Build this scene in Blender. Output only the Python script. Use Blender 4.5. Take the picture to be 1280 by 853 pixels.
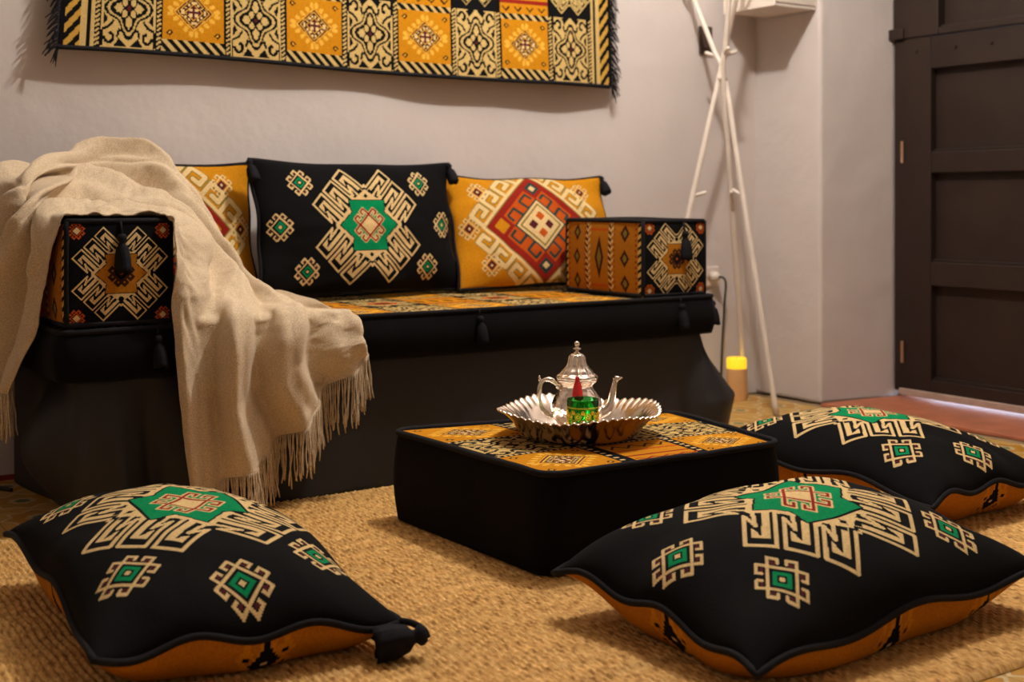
import bpy, math, random
import numpy as np
from mathutils import Vector, Matrix

for o in list(bpy.data.objects):
    bpy.data.objects.remove(o)
random.seed(7)
rng = np.random.default_rng(7)
scene = bpy.context.scene
COL = scene.collection
R = math.radians

# ------------------------------------------------------------------ camera
cam_d = bpy.data.cameras.new('camera')
cam = bpy.data.objects.new('camera', cam_d)
COL.objects.link(cam)
cam.location = (0, 0, 0.70)
cam.rotation_euler = (R(90), 0, -R(33.5))
cam_d.sensor_width = 36
cam_d.lens = 36 * 1570 / 1280
cam_d.shift_y = -176.5 / 1280
cam_d.clip_start = .02
cam_d.dof.use_dof = True
cam_d.dof.focus_distance = 2.45
cam_d.dof.aperture_fstop = 4.0
scene.camera = cam

# ------------------------------------------------------------------ world, lights, exposure
w = bpy.data.worlds.new('world')
scene.world = w
w.use_nodes = True
w.node_tree.nodes['Background'].inputs[0].default_value = (.62, .76, 1, 1)
w.node_tree.nodes['Background'].inputs[1].default_value = 7.0


def lamp(name, kind, loc, energy, color, **kw):
    d = bpy.data.lights.new(name, kind)
    d.energy = energy
    d.color = color
    for k, v in kw.items():
        setattr(d, k, v)
    o = bpy.data.objects.new(name, d)
    COL.objects.link(o)
    o.location = loc
    return o


# the ceiling lamp above the seating, as the shadows of rug, rack and cushions tell
lamp('ceiling_lamp_offscreen', 'POINT', (2.0, 2.28, 2.35), 90, (1, .962, .905), shadow_soft_size=.04)
vs = scene.view_settings
vs.view_transform = 'Standard'
vs.look = 'None'
vs.gamma = 1
vs.use_curve_mapping = False
vs.exposure = 0.08


# ------------------------------------------------------------------ helpers
def lin(r, g, b):
    f = lambda c: (c / 255 / 12.92) if c / 255 <= .04045 else ((c / 255 + .055) / 1.055) ** 2.4
    return (f(r), f(g), f(b))


def node_mat(name):
    m = bpy.data.materials.new(name)
    m.use_nodes = True
    nt = m.node_tree
    return m, nt, nt.nodes, nt.links, nt.nodes['Principled BSDF']


def mat(name, rgb, rough=.8, metal=0, var=.0, scale=20, bump=0, bscale=200, sheen=0, spec=.5, bdist=.002, detail=4):
    m, nt, N, L, P = node_mat(name)
    col = lin(*rgb)
    P.inputs['Base Color'].default_value = (*col, 1)
    P.inputs['Roughness'].default_value = rough
    P.inputs['Metallic'].default_value = metal
    P.inputs['Specular IOR Level'].default_value = spec
    P.inputs['Sheen Weight'].default_value = sheen
    tc = N.new('ShaderNodeTexCoord')
    n = N.new('ShaderNodeTexNoise')
    n.inputs['Scale'].default_value = scale
    n.inputs['Detail'].default_value = detail
    L.new(tc.outputs['Object'], n.inputs['Vector'])
    r = N.new('ShaderNodeValToRGB')
    r.color_ramp.elements[0].position = .3
    r.color_ramp.elements[1].position = .7
    r.color_ramp.elements[0].color = (*[c * (1 - var) for c in col], 1)
    r.color_ramp.elements[1].color = (*[min(1, c * (1 + var)) for c in col], 1)
    L.new(n.outputs['Fac'], r.inputs['Fac'])
    L.new(r.outputs['Color'], P.inputs['Base Color'])
    if bump:
        n2 = N.new('ShaderNodeTexNoise')
        n2.inputs['Scale'].default_value = bscale
        n2.inputs['Detail'].default_value = 5
        L.new(tc.outputs['Object'], n2.inputs['Vector'])
        b = N.new('ShaderNodeBump')
        b.inputs['Strength'].default_value = bump
        b.inputs['Distance'].default_value = bdist
        L.new(n2.outputs['Fac'], b.inputs['Height'])
        L.new(b.outputs['Normal'], P.inputs['Normal'])
    return m


def woven_mat(name, bump=.35, sheen=.0):
    """reads the woven thread colour of each cell of the cloth"""
    m, nt, N, L, P = node_mat(name)
    a = N.new('ShaderNodeAttribute')
    a.attribute_name = 'thread'
    tc = N.new('ShaderNodeTexCoord')
    n = N.new('ShaderNodeTexNoise')
    n.inputs['Scale'].default_value = 260
    n.inputs['Detail'].default_value = 3
    L.new(tc.outputs['Object'], n.inputs['Vector'])
    mr = N.new('ShaderNodeMapRange')
    mr.inputs[1].default_value = .3
    mr.inputs[2].default_value = .7
    mr.inputs[3].default_value = .82
    mr.inputs[4].default_value = 1.14
    L.new(n.outputs['Fac'], mr.inputs[0])
    mx = N.new('ShaderNodeVectorMath')
    mx.operation = 'SCALE'
    L.new(a.outputs['Color'], mx.inputs[0])
    L.new(mr.outputs[0], mx.inputs['Scale'])
    L.new(mx.outputs[0], P.inputs['Base Color'])
    P.inputs['Roughness'].default_value = .92
    P.inputs['Specular IOR Level'].default_value = .12
    P.inputs['Sheen Weight'].default_value = sheen
    b = N.new('ShaderNodeBump')
    b.inputs['Strength'].default_value = bump
    b.inputs['Distance'].default_value = .0015
    L.new(n.outputs['Fac'], b.inputs['Height'])
    L.new(b.outputs['Normal'], P.inputs['Normal'])
    return m


def mesh_np(name, V, Fq, material, parent=None, smooth=True, colors=None, mats=None, midx=None):
    """V (n,3), Fq (m,4) or (m,3) arrays"""
    V = np.asarray(V, np.float32)
    Fq = np.asarray(Fq, np.int32)
    me = bpy.data.meshes.new(name)
    k = Fq.shape[1]
    me.vertices.add(len(V))
    me.vertices.foreach_set('co', V.ravel())
    me.loops.add(Fq.size)
    me.loops.foreach_set('vertex_index', Fq.ravel())
    me.polygons.add(len(Fq))
    me.polygons.foreach_set('loop_start', np.arange(len(Fq), dtype=np.int32) * k)
    me.polygons.foreach_set('loop_total', np.full(len(Fq), k, np.int32))
    me.update(calc_edges=True)
    if smooth:
        me.polygons.foreach_set('use_smooth', np.ones(len(Fq), bool))
    if colors is not None:
        at = me.attributes.new('thread', 'FLOAT_COLOR', 'FACE')
        c4 = np.ones((len(Fq), 4), np.float32)
        c4[:, :3] = colors.reshape(-1, 3)
        at.data.foreach_set('color', c4.ravel())
    me.validate()
    return link(name, me, material, parent)


def link(name, me, material, parent=None):
    o = bpy.data.objects.new(name, me)
    COL.objects.link(o)
    if material is not None and me is not None:
        me.materials.append(material)
    if parent is not None:
        o.parent = parent
    return o


def thing(name, label, cat, loc=(0, 0, 0), rot=(0, 0, 0), group=None):
    o = bpy.data.objects.new(name, None)
    o.empty_display_size = .05
    COL.objects.link(o)
    o.location = loc
    o.rotation_euler = rot
    tag(o, label, cat, group)
    return o


def tag(o, label, cat, group=None):
    o['label'] = label
    o['category'] = cat
    if group:
        o['group'] = group
    return o


def struct(o, label=None):
    o['kind'] = 'structure'
    if label:
        o['label'] = label
    return o


def grid_faces(nx, ny, wrap=False):
    """(ny,nx) quads on (ny+1, nx+1) verts; wrap -> nx verts per row"""
    row = nx if wrap else nx + 1
    j, i = np.mgrid[0:ny, 0:nx]
    i2 = (i + 1) % row if wrap else i + 1
    return np.stack([j * row + i, j * row + i2, (j + 1) * row + i2, (j + 1) * row + i], -1).reshape(-1, 4)


class MB:
    """collects quads/tris into one mesh"""
    def __init__(s):
        s.V = []
        s.F = []

    def add(s, V, F):
        n = len(s.V)
        s.V += [tuple(v) for v in V]
        s.F += [tuple(int(i) + n for i in f) for f in F]
        return s

    def box(s, x0, x1, y0, y1, z0, z1):
        V = [(x, y, z) for z in (z0, z1) for y in (y0, y1) for x in (x0, x1)]
        return s.add(V, [(0, 2, 3, 1), (4, 5, 7, 6), (0, 1, 5, 4), (2, 6, 7, 3), (0, 4, 6, 2), (1, 3, 7, 5)])

    def prism(s, pts, z0, z1):
        n = len(pts)
        V = [(x, y, z0) for x, y in pts] + [(x, y, z1) for x, y in pts]
        F = [tuple(range(n - 1, -1, -1)), tuple(range(n, 2 * n))]
        F += [(i, (i + 1) % n, (i + 1) % n + n, i + n) for i in range(n)]
        return s.add(V, F)

    def tube(s, path, r, n=8, closed=False, caps=True):
        V, F = tube_arrays(path, r, n, closed)
        s.add(V, F)
        if caps and not closed:
            b = len(s.V) - len(V)
            s.F.append(tuple(b + i for i in range(n - 1, -1, -1)))
            s.F.append(tuple(b + len(V) - n + i for i in range(n)))
        return s

    def lathe(s, prof, n=24, rib=None, center=(0, 0, 0)):
        P = np.array(prof, float)
        th = np.arange(n) * 2 * math.pi / n
        V = []
        for k, (r, z) in enumerate(P):
            rr = r * (1 + (rib(k, th) if rib else 0 * th))
            V += list(zip(center[0] + rr * np.cos(th), center[1] + rr * np.sin(th), center[2] + np.full(n, z)))
        F = grid_faces(n, len(P) - 1, True)
        return s.add(V, F)

    def build(s, name, material, parent=None, smooth=False, bevel=0, segs=2):
        me = bpy.data.meshes.new(name)
        me.from_pydata(s.V, [], s.F)
        me.validate()
        me.update()
        if smooth:
            me.polygons.foreach_set('use_smooth', np.ones(len(me.polygons), bool))
        o = link(name, me, material, parent)
        if bevel:
            b = o.modifiers.new('bevel', 'BEVEL')
            b.width = bevel
            b.segments = segs
            b.limit_method = 'ANGLE'
        return o


def tube_arrays(path, r, n=8, closed=False):
    P = np.array(path, float)
    m = len(P)
    rr = np.full(m, r, float) if np.isscalar(r) else np.array(r, float)
    if closed:
        T = np.roll(P, -1, 0) - np.roll(P, 1, 0)
    else:
        T = np.gradient(P, axis=0)
    T /= np.linalg.norm(T, axis=1)[:, None] + 1e-12
    up = np.array([0, 0, 1.]) if abs(T[0, 2]) < .9 else np.array([1., 0, 0])
    V = []
    Nn = up - T[0] * (up @ T[0])
    Nn /= np.linalg.norm(Nn)
    th = np.arange(n) * 2 * math.pi / n
    for i in range(m):
        Nn = Nn - T[i] * (Nn @ T[i])
        Nn /= np.linalg.norm(Nn) + 1e-12
        B = np.cross(T[i], Nn)
        V.append(P[i] + rr[i] * (np.cos(th)[:, None] * Nn + np.sin(th)[:, None] * B))
    V = np.concatenate(V)
    F = grid_faces(n, m - 1, True)
    if closed:
        a = (m - 1) * n
        F = np.concatenate([F, [[a + k, a + (k + 1) % n, (k + 1) % n, k] for k in range(n)]])
    return V, F


def catmull(P, n):
    """resample rows of control points P (m,...) to n samples"""
    P = np.asarray(P, float)
    m = len(P)
    t = np.linspace(0, m - 1, n)
    i = np.clip(t.astype(int), 0, m - 2)
    f = (t - i).reshape(-1, *([1] * (P.ndim - 1)))
    p0 = P[np.maximum(i - 1, 0)]
    p1 = P[i]
    p2 = P[i + 1]
    p3 = P[np.minimum(i + 2, m - 1)]
    return .5 * (2 * p1 + (p2 - p0) * f + (2 * p0 - 5 * p1 + 4 * p2 - p3) * f ** 2 + (3 * p1 - p0 - 3 * p2 + p3) * f ** 3)


def vnoise(x, y, seed=0):
    """smooth value noise on arrays"""
    g = np.random.default_rng(seed).random((64, 64))
    xi = np.floor(x).astype(int)
    yi = np.floor(y).astype(int)
    fx = x - xi
    fy = y - yi
    fx = fx * fx * (3 - 2 * fx)
    fy = fy * fy * (3 - 2 * fy)
    a = g[yi % 64, xi % 64]
    b = g[yi % 64, (xi + 1) % 64]
    c = g[(yi + 1) % 64, xi % 64]
    d = g[(yi + 1) % 64, (xi + 1) % 64]
    return (a * (1 - fx) + b * fx) * (1 - fy) + (c * (1 - fx) + d * fx) * fy - .5


# ------------------------------------------------------------------ thread colours and weave patterns
BLACK = lin(12, 11, 12)
CREAM = lin(218, 186, 130)
GREEN = lin(0, 132, 78)
MUST = lin(192, 126, 16)
MUST2 = lin(172, 108, 20)
RED = lin(140, 34, 22)
ORANGE = lin(184, 78, 18)
BROWN = lin(62, 32, 18)
MAROON = lin(84, 30, 34)
TEAL = lin(40, 62, 56)
OLIVE = lin(128, 110, 50)
KCREAM = lin(200, 168, 104)


class Cloth:
    """a rectangle of woven cells, nx by ny, spanning x0..x1, y0..y1"""
    def __init__(s, x0, x1, y0, y1, cell, bg):
        s.nx = int(round((x1 - x0) / cell))
        s.ny = int(round((y1 - y0) / cell))
        s.b = (x0, x1, y0, y1)
        xs = x0 + (np.arange(s.nx) + .5) / s.nx * (x1 - x0)
        ys = y0 + (np.arange(s.ny) + .5) / s.ny * (y1 - y0)
        s.xs, s.ys = xs, ys
        s.img = np.empty((s.ny, s.nx, 3), np.float32)
        s.img[:] = bg

    def _win(s, P, pad):
        i0 = np.searchsorted(s.xs, P[:, 0].min() - pad)
        i1 = np.searchsorted(s.xs, P[:, 0].max() + pad)
        j0 = np.searchsorted(s.ys, P[:, 1].min() - pad)
        j1 = np.searchsorted(s.ys, P[:, 1].max() + pad)
        return slice(j0, j1), slice(i0, i1)

    def poly(s, pts, col):
        P = np.array(pts, float)
        J, I = s._win(P, 0)
        X, Y = np.meshgrid(s.xs[I], s.ys[J])
        if X.size == 0:
            return s
        ins = np.zeros(X.shape, bool)
        Qp = np.roll(P, -1, 0)
        for (ax, ay), (bx, by) in zip(P, Qp):
            if ay == by:
                continue
            cnd = ((ay > Y) != (by > Y)) & (X < (bx - ax) * (Y - ay) / (by - ay) + ax)
            ins ^= cnd
        s.img[J, I][ins] = col
        return s

    def stroke(s, pts, wd, col, closed=False):
        P = np.array(pts, float)
        if closed:
            P = np.concatenate([P, P[:1]])
        J, I = s._win(P, wd)
        X, Y = np.meshgrid(s.xs[I], s.ys[J])
        if X.size == 0:
            return s
        ins = np.zeros(X.shape, bool)
        for a, b in zip(P[:-1], P[1:]):
            d = b - a
            t = np.clip(((X - a[0]) * d[0] + (Y - a[1]) * d[1]) / (d @ d + 1e-15), 0, 1)
            dx, dy = X - a[0] - t * d[0], Y - a[1] - t * d[1]
            ins |= dx * dx + dy * dy < wd * wd / 4
        s.img[J, I][ins] = col
        return s

    def rect(s, x0, x1, y0, y1, col):
        return s.poly([(x0, y0), (x1, y0), (x1, y1), (x0, y1)], col)

    def stripes(s, x0, x1, y0, y1, period, frac, col, slope=1.0, bg=None):
        if bg is not None:
            s.rect(x0, x1, y0, y1, bg)
        I = slice(np.searchsorted(s.xs, x0), np.searchsorted(s.xs, x1))
        J = slice(np.searchsorted(s.ys, y0), np.searchsorted(s.ys, y1))
        X, Y = np.meshgrid(s.xs[I], s.ys[J])
        if X.size:
            s.img[J, I][((X + Y * slope) / period) % 1 < frac] = col
        return s


def rot45(pts, cx, cy, k):
    q = k / math.sqrt(2)
    return [(cx + (x - y) * q, cy + (x + y) * q) for x, y in pts]


SQ = [(-1, -1), (1, -1), (1, 1), (-1, 1)]


def hook_motif(cl, cx, cy, h, line=CREAM, wd=.24, ring=GREEN, hole=BLACK, dot=CREAM, tip=MAROON, fill=None, e1=1.72, e2=1.36, e0=.3):
    """little diamond with eight curled horns"""
    T = lambda pts: rot45(pts, cx, cy, h)
    if fill is not None:
        cl.poly(T(SQ), fill)
    for sx in (-1, 1):
        for sy in (-1, 1):
            for sw in (0, 1):
                f = (lambda p: (p[1] * sx, p[0] * sy)) if sw else (lambda p: (p[0] * sx, p[1] * sy))
                if tip is not None:
                    cl.stroke(T([f(p) for p in [(.7, 1.36), (.55, 1.36)]]), .26 * h, tip)
                cl.stroke(T([f(p) for p in [(1, .8), (1, e1), (e0, e1), (e0, e2)]]), wd * h, line)
    cl.stroke(T(SQ), wd * h, line, True)
    if ring is not None:
        cl.poly(T([(x * .66, y * .66) for x, y in SQ]), ring)
        cl.poly(T([(x * .36, y * .36) for x, y in SQ]), hole)
        cl.poly(T([(x * .2, y * .2) for x, y in SQ]), dot)


def medallion(cl, cx, cy, S, ground=BLACK, line=CREAM, star=GREEN, heart='horns', dots=3, lw=.036):
    P = lambda pts: [(cx + x * S, cy + y * S) for x, y in pts]
    quad = [(-.53, 0), (-.30, .2), (-.33, .40)]
    st = quad + [(-x, y) for x, y in quad[::-1][:-1]] + [(.53, 0)] + [(-x, -y) for x, y in quad[1:]] + [(x, -y) for x, y in quad[1:]][::-1]
    st = [(-.53, 0), (-.30, .2), (-.33, .40), (.33, .40), (.30, .2), (.53, 0), (.30, -.2), (.33, -.40), (-.33, -.40), (-.30, -.2)]
    cl.stroke(P(st), .17 * S, line, True)
    for sy in (-1, 1):
        cl.poly(P([(-.36, sy * .44), (-.2, sy * .50), (0, sy * .69), (.2, sy * .50), (.36, sy * .44)]), line)
    c2 = 1 / math.sqrt(2)
    W = .285
    for sx in (-1, 1):
        for sy in (-1, 1):
            for k in range(3):
                q0 = -.475 + k * .318
                base, Ln = .43, .53

                def T(pts):
                    o = []
                    for x, y in pts:
                        p = base + y * Ln
                        q = q0 + x * W
                        o.append((cx + sx * -(-p + q) * c2 * S, cy + sy * (p + q) * c2 * S))
                    return o
                low = -.02
                cl.poly(T([(0, low + .08), (1, low), (1, 1), (0, 1)]), ground)
                end = -.02 if k < 2 else .08
                cl.stroke(T([(.94, end), (.94, .95), (.06, .95), (.06, .16), (.36, .46), (.30, -.02)]), lw * S, line)
                cl.poly(T([(.76, -.12), (.76, .77), (.23, .77), (.23, .50), (.53, .72), (.56, -.12)]), line)
    cl.stroke(P(st), .035 * S, ground, True)
    cl.poly(P(st), star)
    for sy in (-1, 1):
        if dots == 3:
            for x, y in ((-.085, .57), (.085, .57), (0, .485)):
                cl.poly(P([(x - .04, sy * y), (x, sy * (y - .045)), (x + .04, sy * y), (x, sy * (y + .045))]), ground)
        else:
            a = np.linspace(0, 2 * math.pi, 12)
            cl.poly(P([(.06 * math.cos(t), sy * .53 + .06 * math.sin(t)) for t in a]), ground)
    if heart == 'horns':
        hook_motif(cl, cx, cy, .118 * S, line, .56, None, tip=None, e1=2.12, e2=1.66, e0=.36)
        hook_motif(cl, cx, cy, .118 * S, RED, .26, None, tip=None, e1=2.12, e2=1.66, e0=.36)
        cl.poly(rot45([(x * .80, y * .80) for x, y in SQ], cx, cy, .118 * S), line)
    else:
        hook_motif(cl, cx, cy, .13 * S, BROWN, .46, BLACK, BROWN, ORANGE, tip=None, fill=BLACK)


def black_cushion_cloth(W, H, S=.198, h=.023):
    cl = Cloth(-W / 2, W / 2, -H / 2, H / 2, .0025, BLACK)
    medallion(cl, 0, 0, S)
    for sx in (-1, 1):
        for u, v in ((.60, .66), (.60, -.66), (.84, 0)):
            hook_motif(cl, sx * u * W / 2, v * H / 2, h)
    return cl


def mustard_cushion_cloth(W, H):
    cl = Cloth(-W / 2, W / 2, -H / 2, H / 2, .0025, MUST)
    k = .134
    T = lambda pts: rot45(pts, 0, 0, k)
    for r in range(4):
        for i in range(4):
            x = -1.0 + .52 * i
            pts = [(x, .95), (x, 1.40), (x + .36, 1.40), (x + .36, 1.18), (x + .18, 1.18)]
            for _ in range(r):
                pts = [(-b, a) for a, b in pts]
            cl.stroke(T(pts), .15 * k, OLIVE)
            cl.stroke(T(pts), .105 * k, CREAM)
    cl.poly(T([(a * 1.06, b * 1.06) for a, b in SQ]), CREAM)
    cl.poly(T([(a * .98, b * .98) for a, b in SQ]), OLIVE)
    cl.poly(T([(a * .95, b * .95) for a, b in SQ]), RED)
    cl.poly(T([(-.8, -.45), (-.45, -.45), (-.45, -.8), (.45, -.8), (.45, -.45), (.8, -.45), (.8, .45), (.45, .45), (.45, .8), (-.45, .8), (-.45, .45), (-.8, .45)]), ORANGE)
    for sx in (-1, 1):
        for sy in (-1, 1):
            cl.poly(T([(sx * .55, sy * .55), (sx * .82, sy * .55), (sx * .82, sy * .82), (sx * .55, sy * .82)]), TEAL if sx == sy else MUST)
            if sx == sy:
                cl.poly(T([(sx * .62, sy * .62), (sx * .75, sy * .62), (sx * .75, sy * .75), (sx * .62, sy * .75)]), CREAM)
            for sw in (0, 1):
                f = (lambda p: (p[1] * sx, p[0] * sy)) if sw else (lambda p: (p[0] * sx, p[1] * sy))
                cl.stroke(T([f(p) for p in [(.12, .45), (.12, .72), (.38, .72), (.38, .56)]]), .06 * k, TEAL)
    for sc, c in ((.47, TEAL), (.43, CREAM), (.37, OLIVE), (.34, CREAM)):
        cl.poly(T([(a * sc, b * sc) for a, b in SQ]), c)
    for x, y, c in ((-.14, -.14, ORANGE), (.14, .14, ORANGE), (-.14, .14, MAROON), (.14, -.14, MAROON)):
        cl.poly(T([(x + a * .085, y + b * .085) for a, b in SQ]), c)
    for sx in (-1, 1):
        for u, v in ((.64, .66), (.64, -.66), (.84, 0)):
            hook_motif(cl, sx * u * W / 2, v * H / 2, .017, CREAM, .22, MAROON, MAROON, CREAM, OLIVE)
    return cl


def back_panel_cloth(W, H):
    """mustard underside with yellow and black motifs along its rim"""
    cl = Cloth(-W / 2, W / 2, -H / 2, H / 2, .005, MUST2)
    for u, v in ((.05, .90), (-.05, -.90), (.93, .1), (-.93, -.1), (.62, -.89), (-.62, .89)):
        hook_motif(cl, u * W / 2, v * H / 2, .021, MUST, .26, BLACK, BLACK, CREAM, BLACK, BLACK)
    return cl


def floral_cell(cl, x0, x1, y0, y1, light=KCREAM, dark=BLACK):
    cl.rect(x0, x1, y0, y1, light)
    cx, cy, w_, h_ = (x0 + x1) / 2, (y0 + y1) / 2, (x1 - x0) / 2, (y1 - y0) / 2
    P = lambda pts: [(cx + x * w_, cy + y * h_) for x, y in pts]
    t = np.linspace(0, 2 * math.pi, 60, endpoint=False)
    # pointed quatrefoil outline
    r = .62 + .12 * np.cos(4 * t) + .10 * np.abs(np.cos(2 * t)) ** 6
    ol = list(zip(r * np.cos(t) * .95, r * np.sin(t) * .85))
    cl.poly(P([(x * 1.14, y * 1.14) for x, y in ol]), dark)
    cl.poly(P(ol), light)
    cl.poly(P([(x * .86, y * .86) for x, y in ol]), dark)
    for sx in (-1, 1):
        for sy in (-1, 1):
            a = np.linspace(0, 2 * math.pi, 10)
            cl.poly(P([(sx * .16 + .1 * np.cos(q), sy * .15 + .1 * np.sin(q)) for q in a]), light)
    for ang in (0, 1, 2, 3):
        d = (math.cos(ang * math.pi / 2), math.sin(ang * math.pi / 2))
        n = (-d[1], d[0])
        pet = [(.2, 0), (.3, .13), (.44, .1), (.54, 0), (.44, -.1), (.3, -.13)]
        cl.poly(P([(a * d[0] + b * n[0], a * d[1] + b * n[1]) for a, b in pet]), light)
    cl.poly(P([(-.08, 0), (0, -.08), (.08, 0), (0, .08)]), MAROON)
    # curling leaves in the corners
    m = min(w_, h_)
    for sx in (-1, 1):
        for sy in (-1, 1):
            q = np.linspace(.2, 4.6, 14)
            rad = .22 - .035 * q
            pts = [(sx * (.66 + c * math.cos(k)), sy * (.72 + c * math.sin(k))) for c, k in zip(rad, q)]
            cl.stroke(P(pts), .11 * m, dark)
            cl.poly(P([(sx * .06, sy * .98), (sx * .34, sy * .76), (sx * .52, sy * .97)]), dark)
            cl.stroke(P([(sx * .16, sy * .62), (sx * .34, sy * .56), (sx * .40, sy * .72)]), .09 * m, dark)
            cl.stroke(P([(sx * .56, sy * .34), (sx * .70, sy * .48), (sx * .92, sy * .56)]), .09 * m, dark)
            cl.stroke(P([(sx * .95, sy * .60), (sx * .95, sy * .98)]), .07 * m, dark)
            cl.poly(P([(sx * .90, sy * .12), (sx * .74, sy * .30), (sx * .92, sy * .46)]), dark)


def mustard_cell(cl, x0, x1, y0, y1, bg=MUST):
    cl.rect(x0, x1, y0, y1, bg)
    cx, cy = (x0 + x1) / 2, (y0 + y1) / 2
    w_, h_ = (x1 - x0) / 2, (y1 - y0) / 2
    D = lambda k: [(cx - k * w_, cy), (cx, cy - k * h_), (cx + k * w_, cy), (cx, cy + k * h_)]
    gold = lin(224, 170, 62)
    for i in range(4):
        a, b = D(.80)[i], D(.80)[(i + 1) % 4]
        for f in (.1, .3, .5, .7, .9):
            x, y = a[0] + (b[0] - a[0]) * f, a[1] + (b[1] - a[1]) * f
            cl.stroke([(x, y), (x + (x - cx) * .12, y + (y - cy) * .12)], .13 * w_, gold)
    for k, c in ((.66, gold), (.61, MAROON), (.54, gold), (.50, BROWN), (.31, gold), (.27, MAROON)):
        cl.poly(D(k), c)
    for i in range(4):
        a, b = D(.41)[i], D(.41)[(i + 1) % 4]
        for f in (.12, .38, .62, .88):
            x, y = a[0] + (b[0] - a[0]) * f, a[1] + (b[1] - a[1]) * f
            cl.rect(x - .04 * w_, x + .04 * w_, y - .04 * h_, y + .04 * h_, CREAM)
    for sx in (-1, 1):
        for sy in (-1, 1):
            cl.poly([(cx + (sx * .09 + a * .06) * w_, cy + (sy * .09 + b * .06) * h_) for a, b in SQ], CREAM)
            x, y = cx + sx * .78 * w_, cy + sy * .76 * h_
            cl.poly([(x - .12 * w_, y), (x, y - .12 * h_), (x + .12 * w_, y), (x, y + .12 * h_)], BROWN)
            cl.poly([(x - .05 * w_, y), (x, y - .05 * h_), (x + .05 * w_, y), (x, y + .05 * h_)], gold)


def chain(cl, x0, x1, y0, y1, period=.012):
    cl.rect(x0, x1, y0, y1, BLACK)
    n = int((y1 - y0) / period)
    w_ = (x1 - x0)
    for i in range(n):
        y = y0 + (i + .5) * period
        cl.stroke([(x0 + w_ * .25, y - period * .25), (x0 + w_ * .75, y + period * .25)], period * .42, KCREAM)


def kilim_cloth(L, H, cell, ncol=9, row0=.195, end=.10, front_band=False):
    """long rug: striped ends, alternating floral and mustard columns, striped bands"""
    cl = Cloth(0, L, 0, H, cell, BLACK)
    gold = lin(196, 150, 62)
    cl.stripes(.012, end * .62, 0, H, .034, .5, gold, -.8)
    cl.rect(end * .62, end, 0, H, KCREAM)
    cl.rect(end * .80, end * .92, 0, H, BLACK)
    cl.stripes(L - end * .62, L - .012, 0, H, .034, .5, gold, -.8)
    cl.rect(L - end, L - end * .62, 0, H, KCREAM)
    cl.rect(L - end * .92, L - end * .80, 0, H, BLACK)
    cw = (L - 2 * end) / ncol
    y = .008
    row = 0
    while y < H:
        hgt = row0
        for c in range(ncol):
            x0 = end + c * cw
            x1 = x0 + cw
            fl = c % 2 == 0
            if row % 2 == 0:
                if fl:
                    chain(cl, x0, x0 + .016, y, y + hgt)
                    chain(cl, x1 - .016, x1, y, y + hgt)
                    floral_cell(cl, x0 + .017, x1 - .017, y, y + hgt)
                else:
                    cl.stripes(x0, x1, y, y + .03, .030, .46, KCREAM, 1.0, BLACK)
                    mustard_cell(cl, x0 + .003, x1 - .003, y + .031, y + hgt - .022)
                    cl.stripes(x0, x1, y + hgt - .021, y + hgt, .030, .46, KCREAM, 1.0, BLACK)
            else:
                if fl:
                    cl.rect(x0, x1, y, y + hgt, BLACK)
                    medallion(cl, (x0 + x1) / 2, y + hgt / 2, cw * .52, BLACK, KCREAM, ORANGE, 'flake', 1)
                else:
                    cl.rect(x0, x1, y, y + hgt, MUST)
                    cl.rect(x0, x1, y + .03, y + .045, RED)
                    cl.rect(x0, x1, y + hgt - .045, y + hgt - .03, RED)
                    for i in range(4):
                        xx = x0 + cw * (i + .5) / 4
                        cl.stroke([(xx - .012, y + .02), (xx, y + .008), (xx + .012, y + .02)], .005, BROWN)
                        cl.poly([(xx - .012, y + hgt / 2), (xx, y + hgt / 2 - .035), (xx + .012, y + hgt / 2), (xx, y + hgt / 2 + .035)], BROWN)
        y += hgt
        row += 1
    if front_band:
        seg = L / 11
        for i in range(11):
            if i % 2 == 0:
                cl.stripes(i * seg, (i + 1) * seg, 0, .055, .030, .48, KCREAM, .7, BLACK)
            else:
                floral_cell(cl, i * seg, i * seg + seg / 2, 0, .055)
                floral_cell(cl, i * seg + seg / 2, (i + 1) * seg, 0, .055)
    cl.rect(0, L, 0, .008, BLACK)
    return cl


# ------------------------------------------------------------------ materials
M_WOVEN = woven_mat('woven_cloth')
M_VELVET = mat('black_velvet', (13, 12, 13), .95, var=.25, scale=14, bump=.3, bscale=300, sheen=.02, spec=.1)
M_CORD = mat('black_cord', (24, 22, 25), .85, var=.2, scale=90, bump=.6, bscale=260, spec=.2)
M_COTTON = mat('black_cotton', (35, 34, 36), .62, var=.12, scale=8, bump=.15, bscale=400, spec=.4)
M_TASSEL = mat('black_thread', (22, 21, 25), .85, var=.3, scale=60, bump=.5, bscale=200, spec=.2)
M_WALL = mat('plaster', (206, 195, 189), .9, var=.035, scale=3.5, bump=.55, bscale=7, bdist=.012, spec=.2, detail=8)
M_WALL2 = mat('plaster_side', (206, 195, 189), .9, var=.035, scale=4, bump=.6, bscale=9, bdist=.012, spec=.2, detail=8)
M_CEIL = mat('ceiling_paint', (224, 216, 210), .9, var=.02)
M_DOOR = mat('dark_brown_paint', (44, 31, 25), .55, var=.22, scale=5, bump=.12, bscale=40, spec=.3)
M_BRASS = mat('hinge_metal', (190, 150, 120), .4, .6, var=.1)
M_TERRA = mat('terracotta', (178, 106, 74), .55, var=.18, scale=12, bump=.1, bscale=30)
M_WHITE = mat('white_lacquer', (226, 212, 198), .45, var=.04)
M_DARKP = mat('dark_plastic', (70, 52, 40), .5, var=.1)
M_SILVER = mat('silver', (235, 222, 208), .2, 1, var=.05, scale=40, bump=.06, bscale=60)
M_RED = mat('red_silk', (205, 16, 12), .6, var=.2, scale=60, bump=.4, bscale=300)
M_STRIP = mat('door_sweep', (176, 150, 134), .7, var=.15, scale=20)
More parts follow.
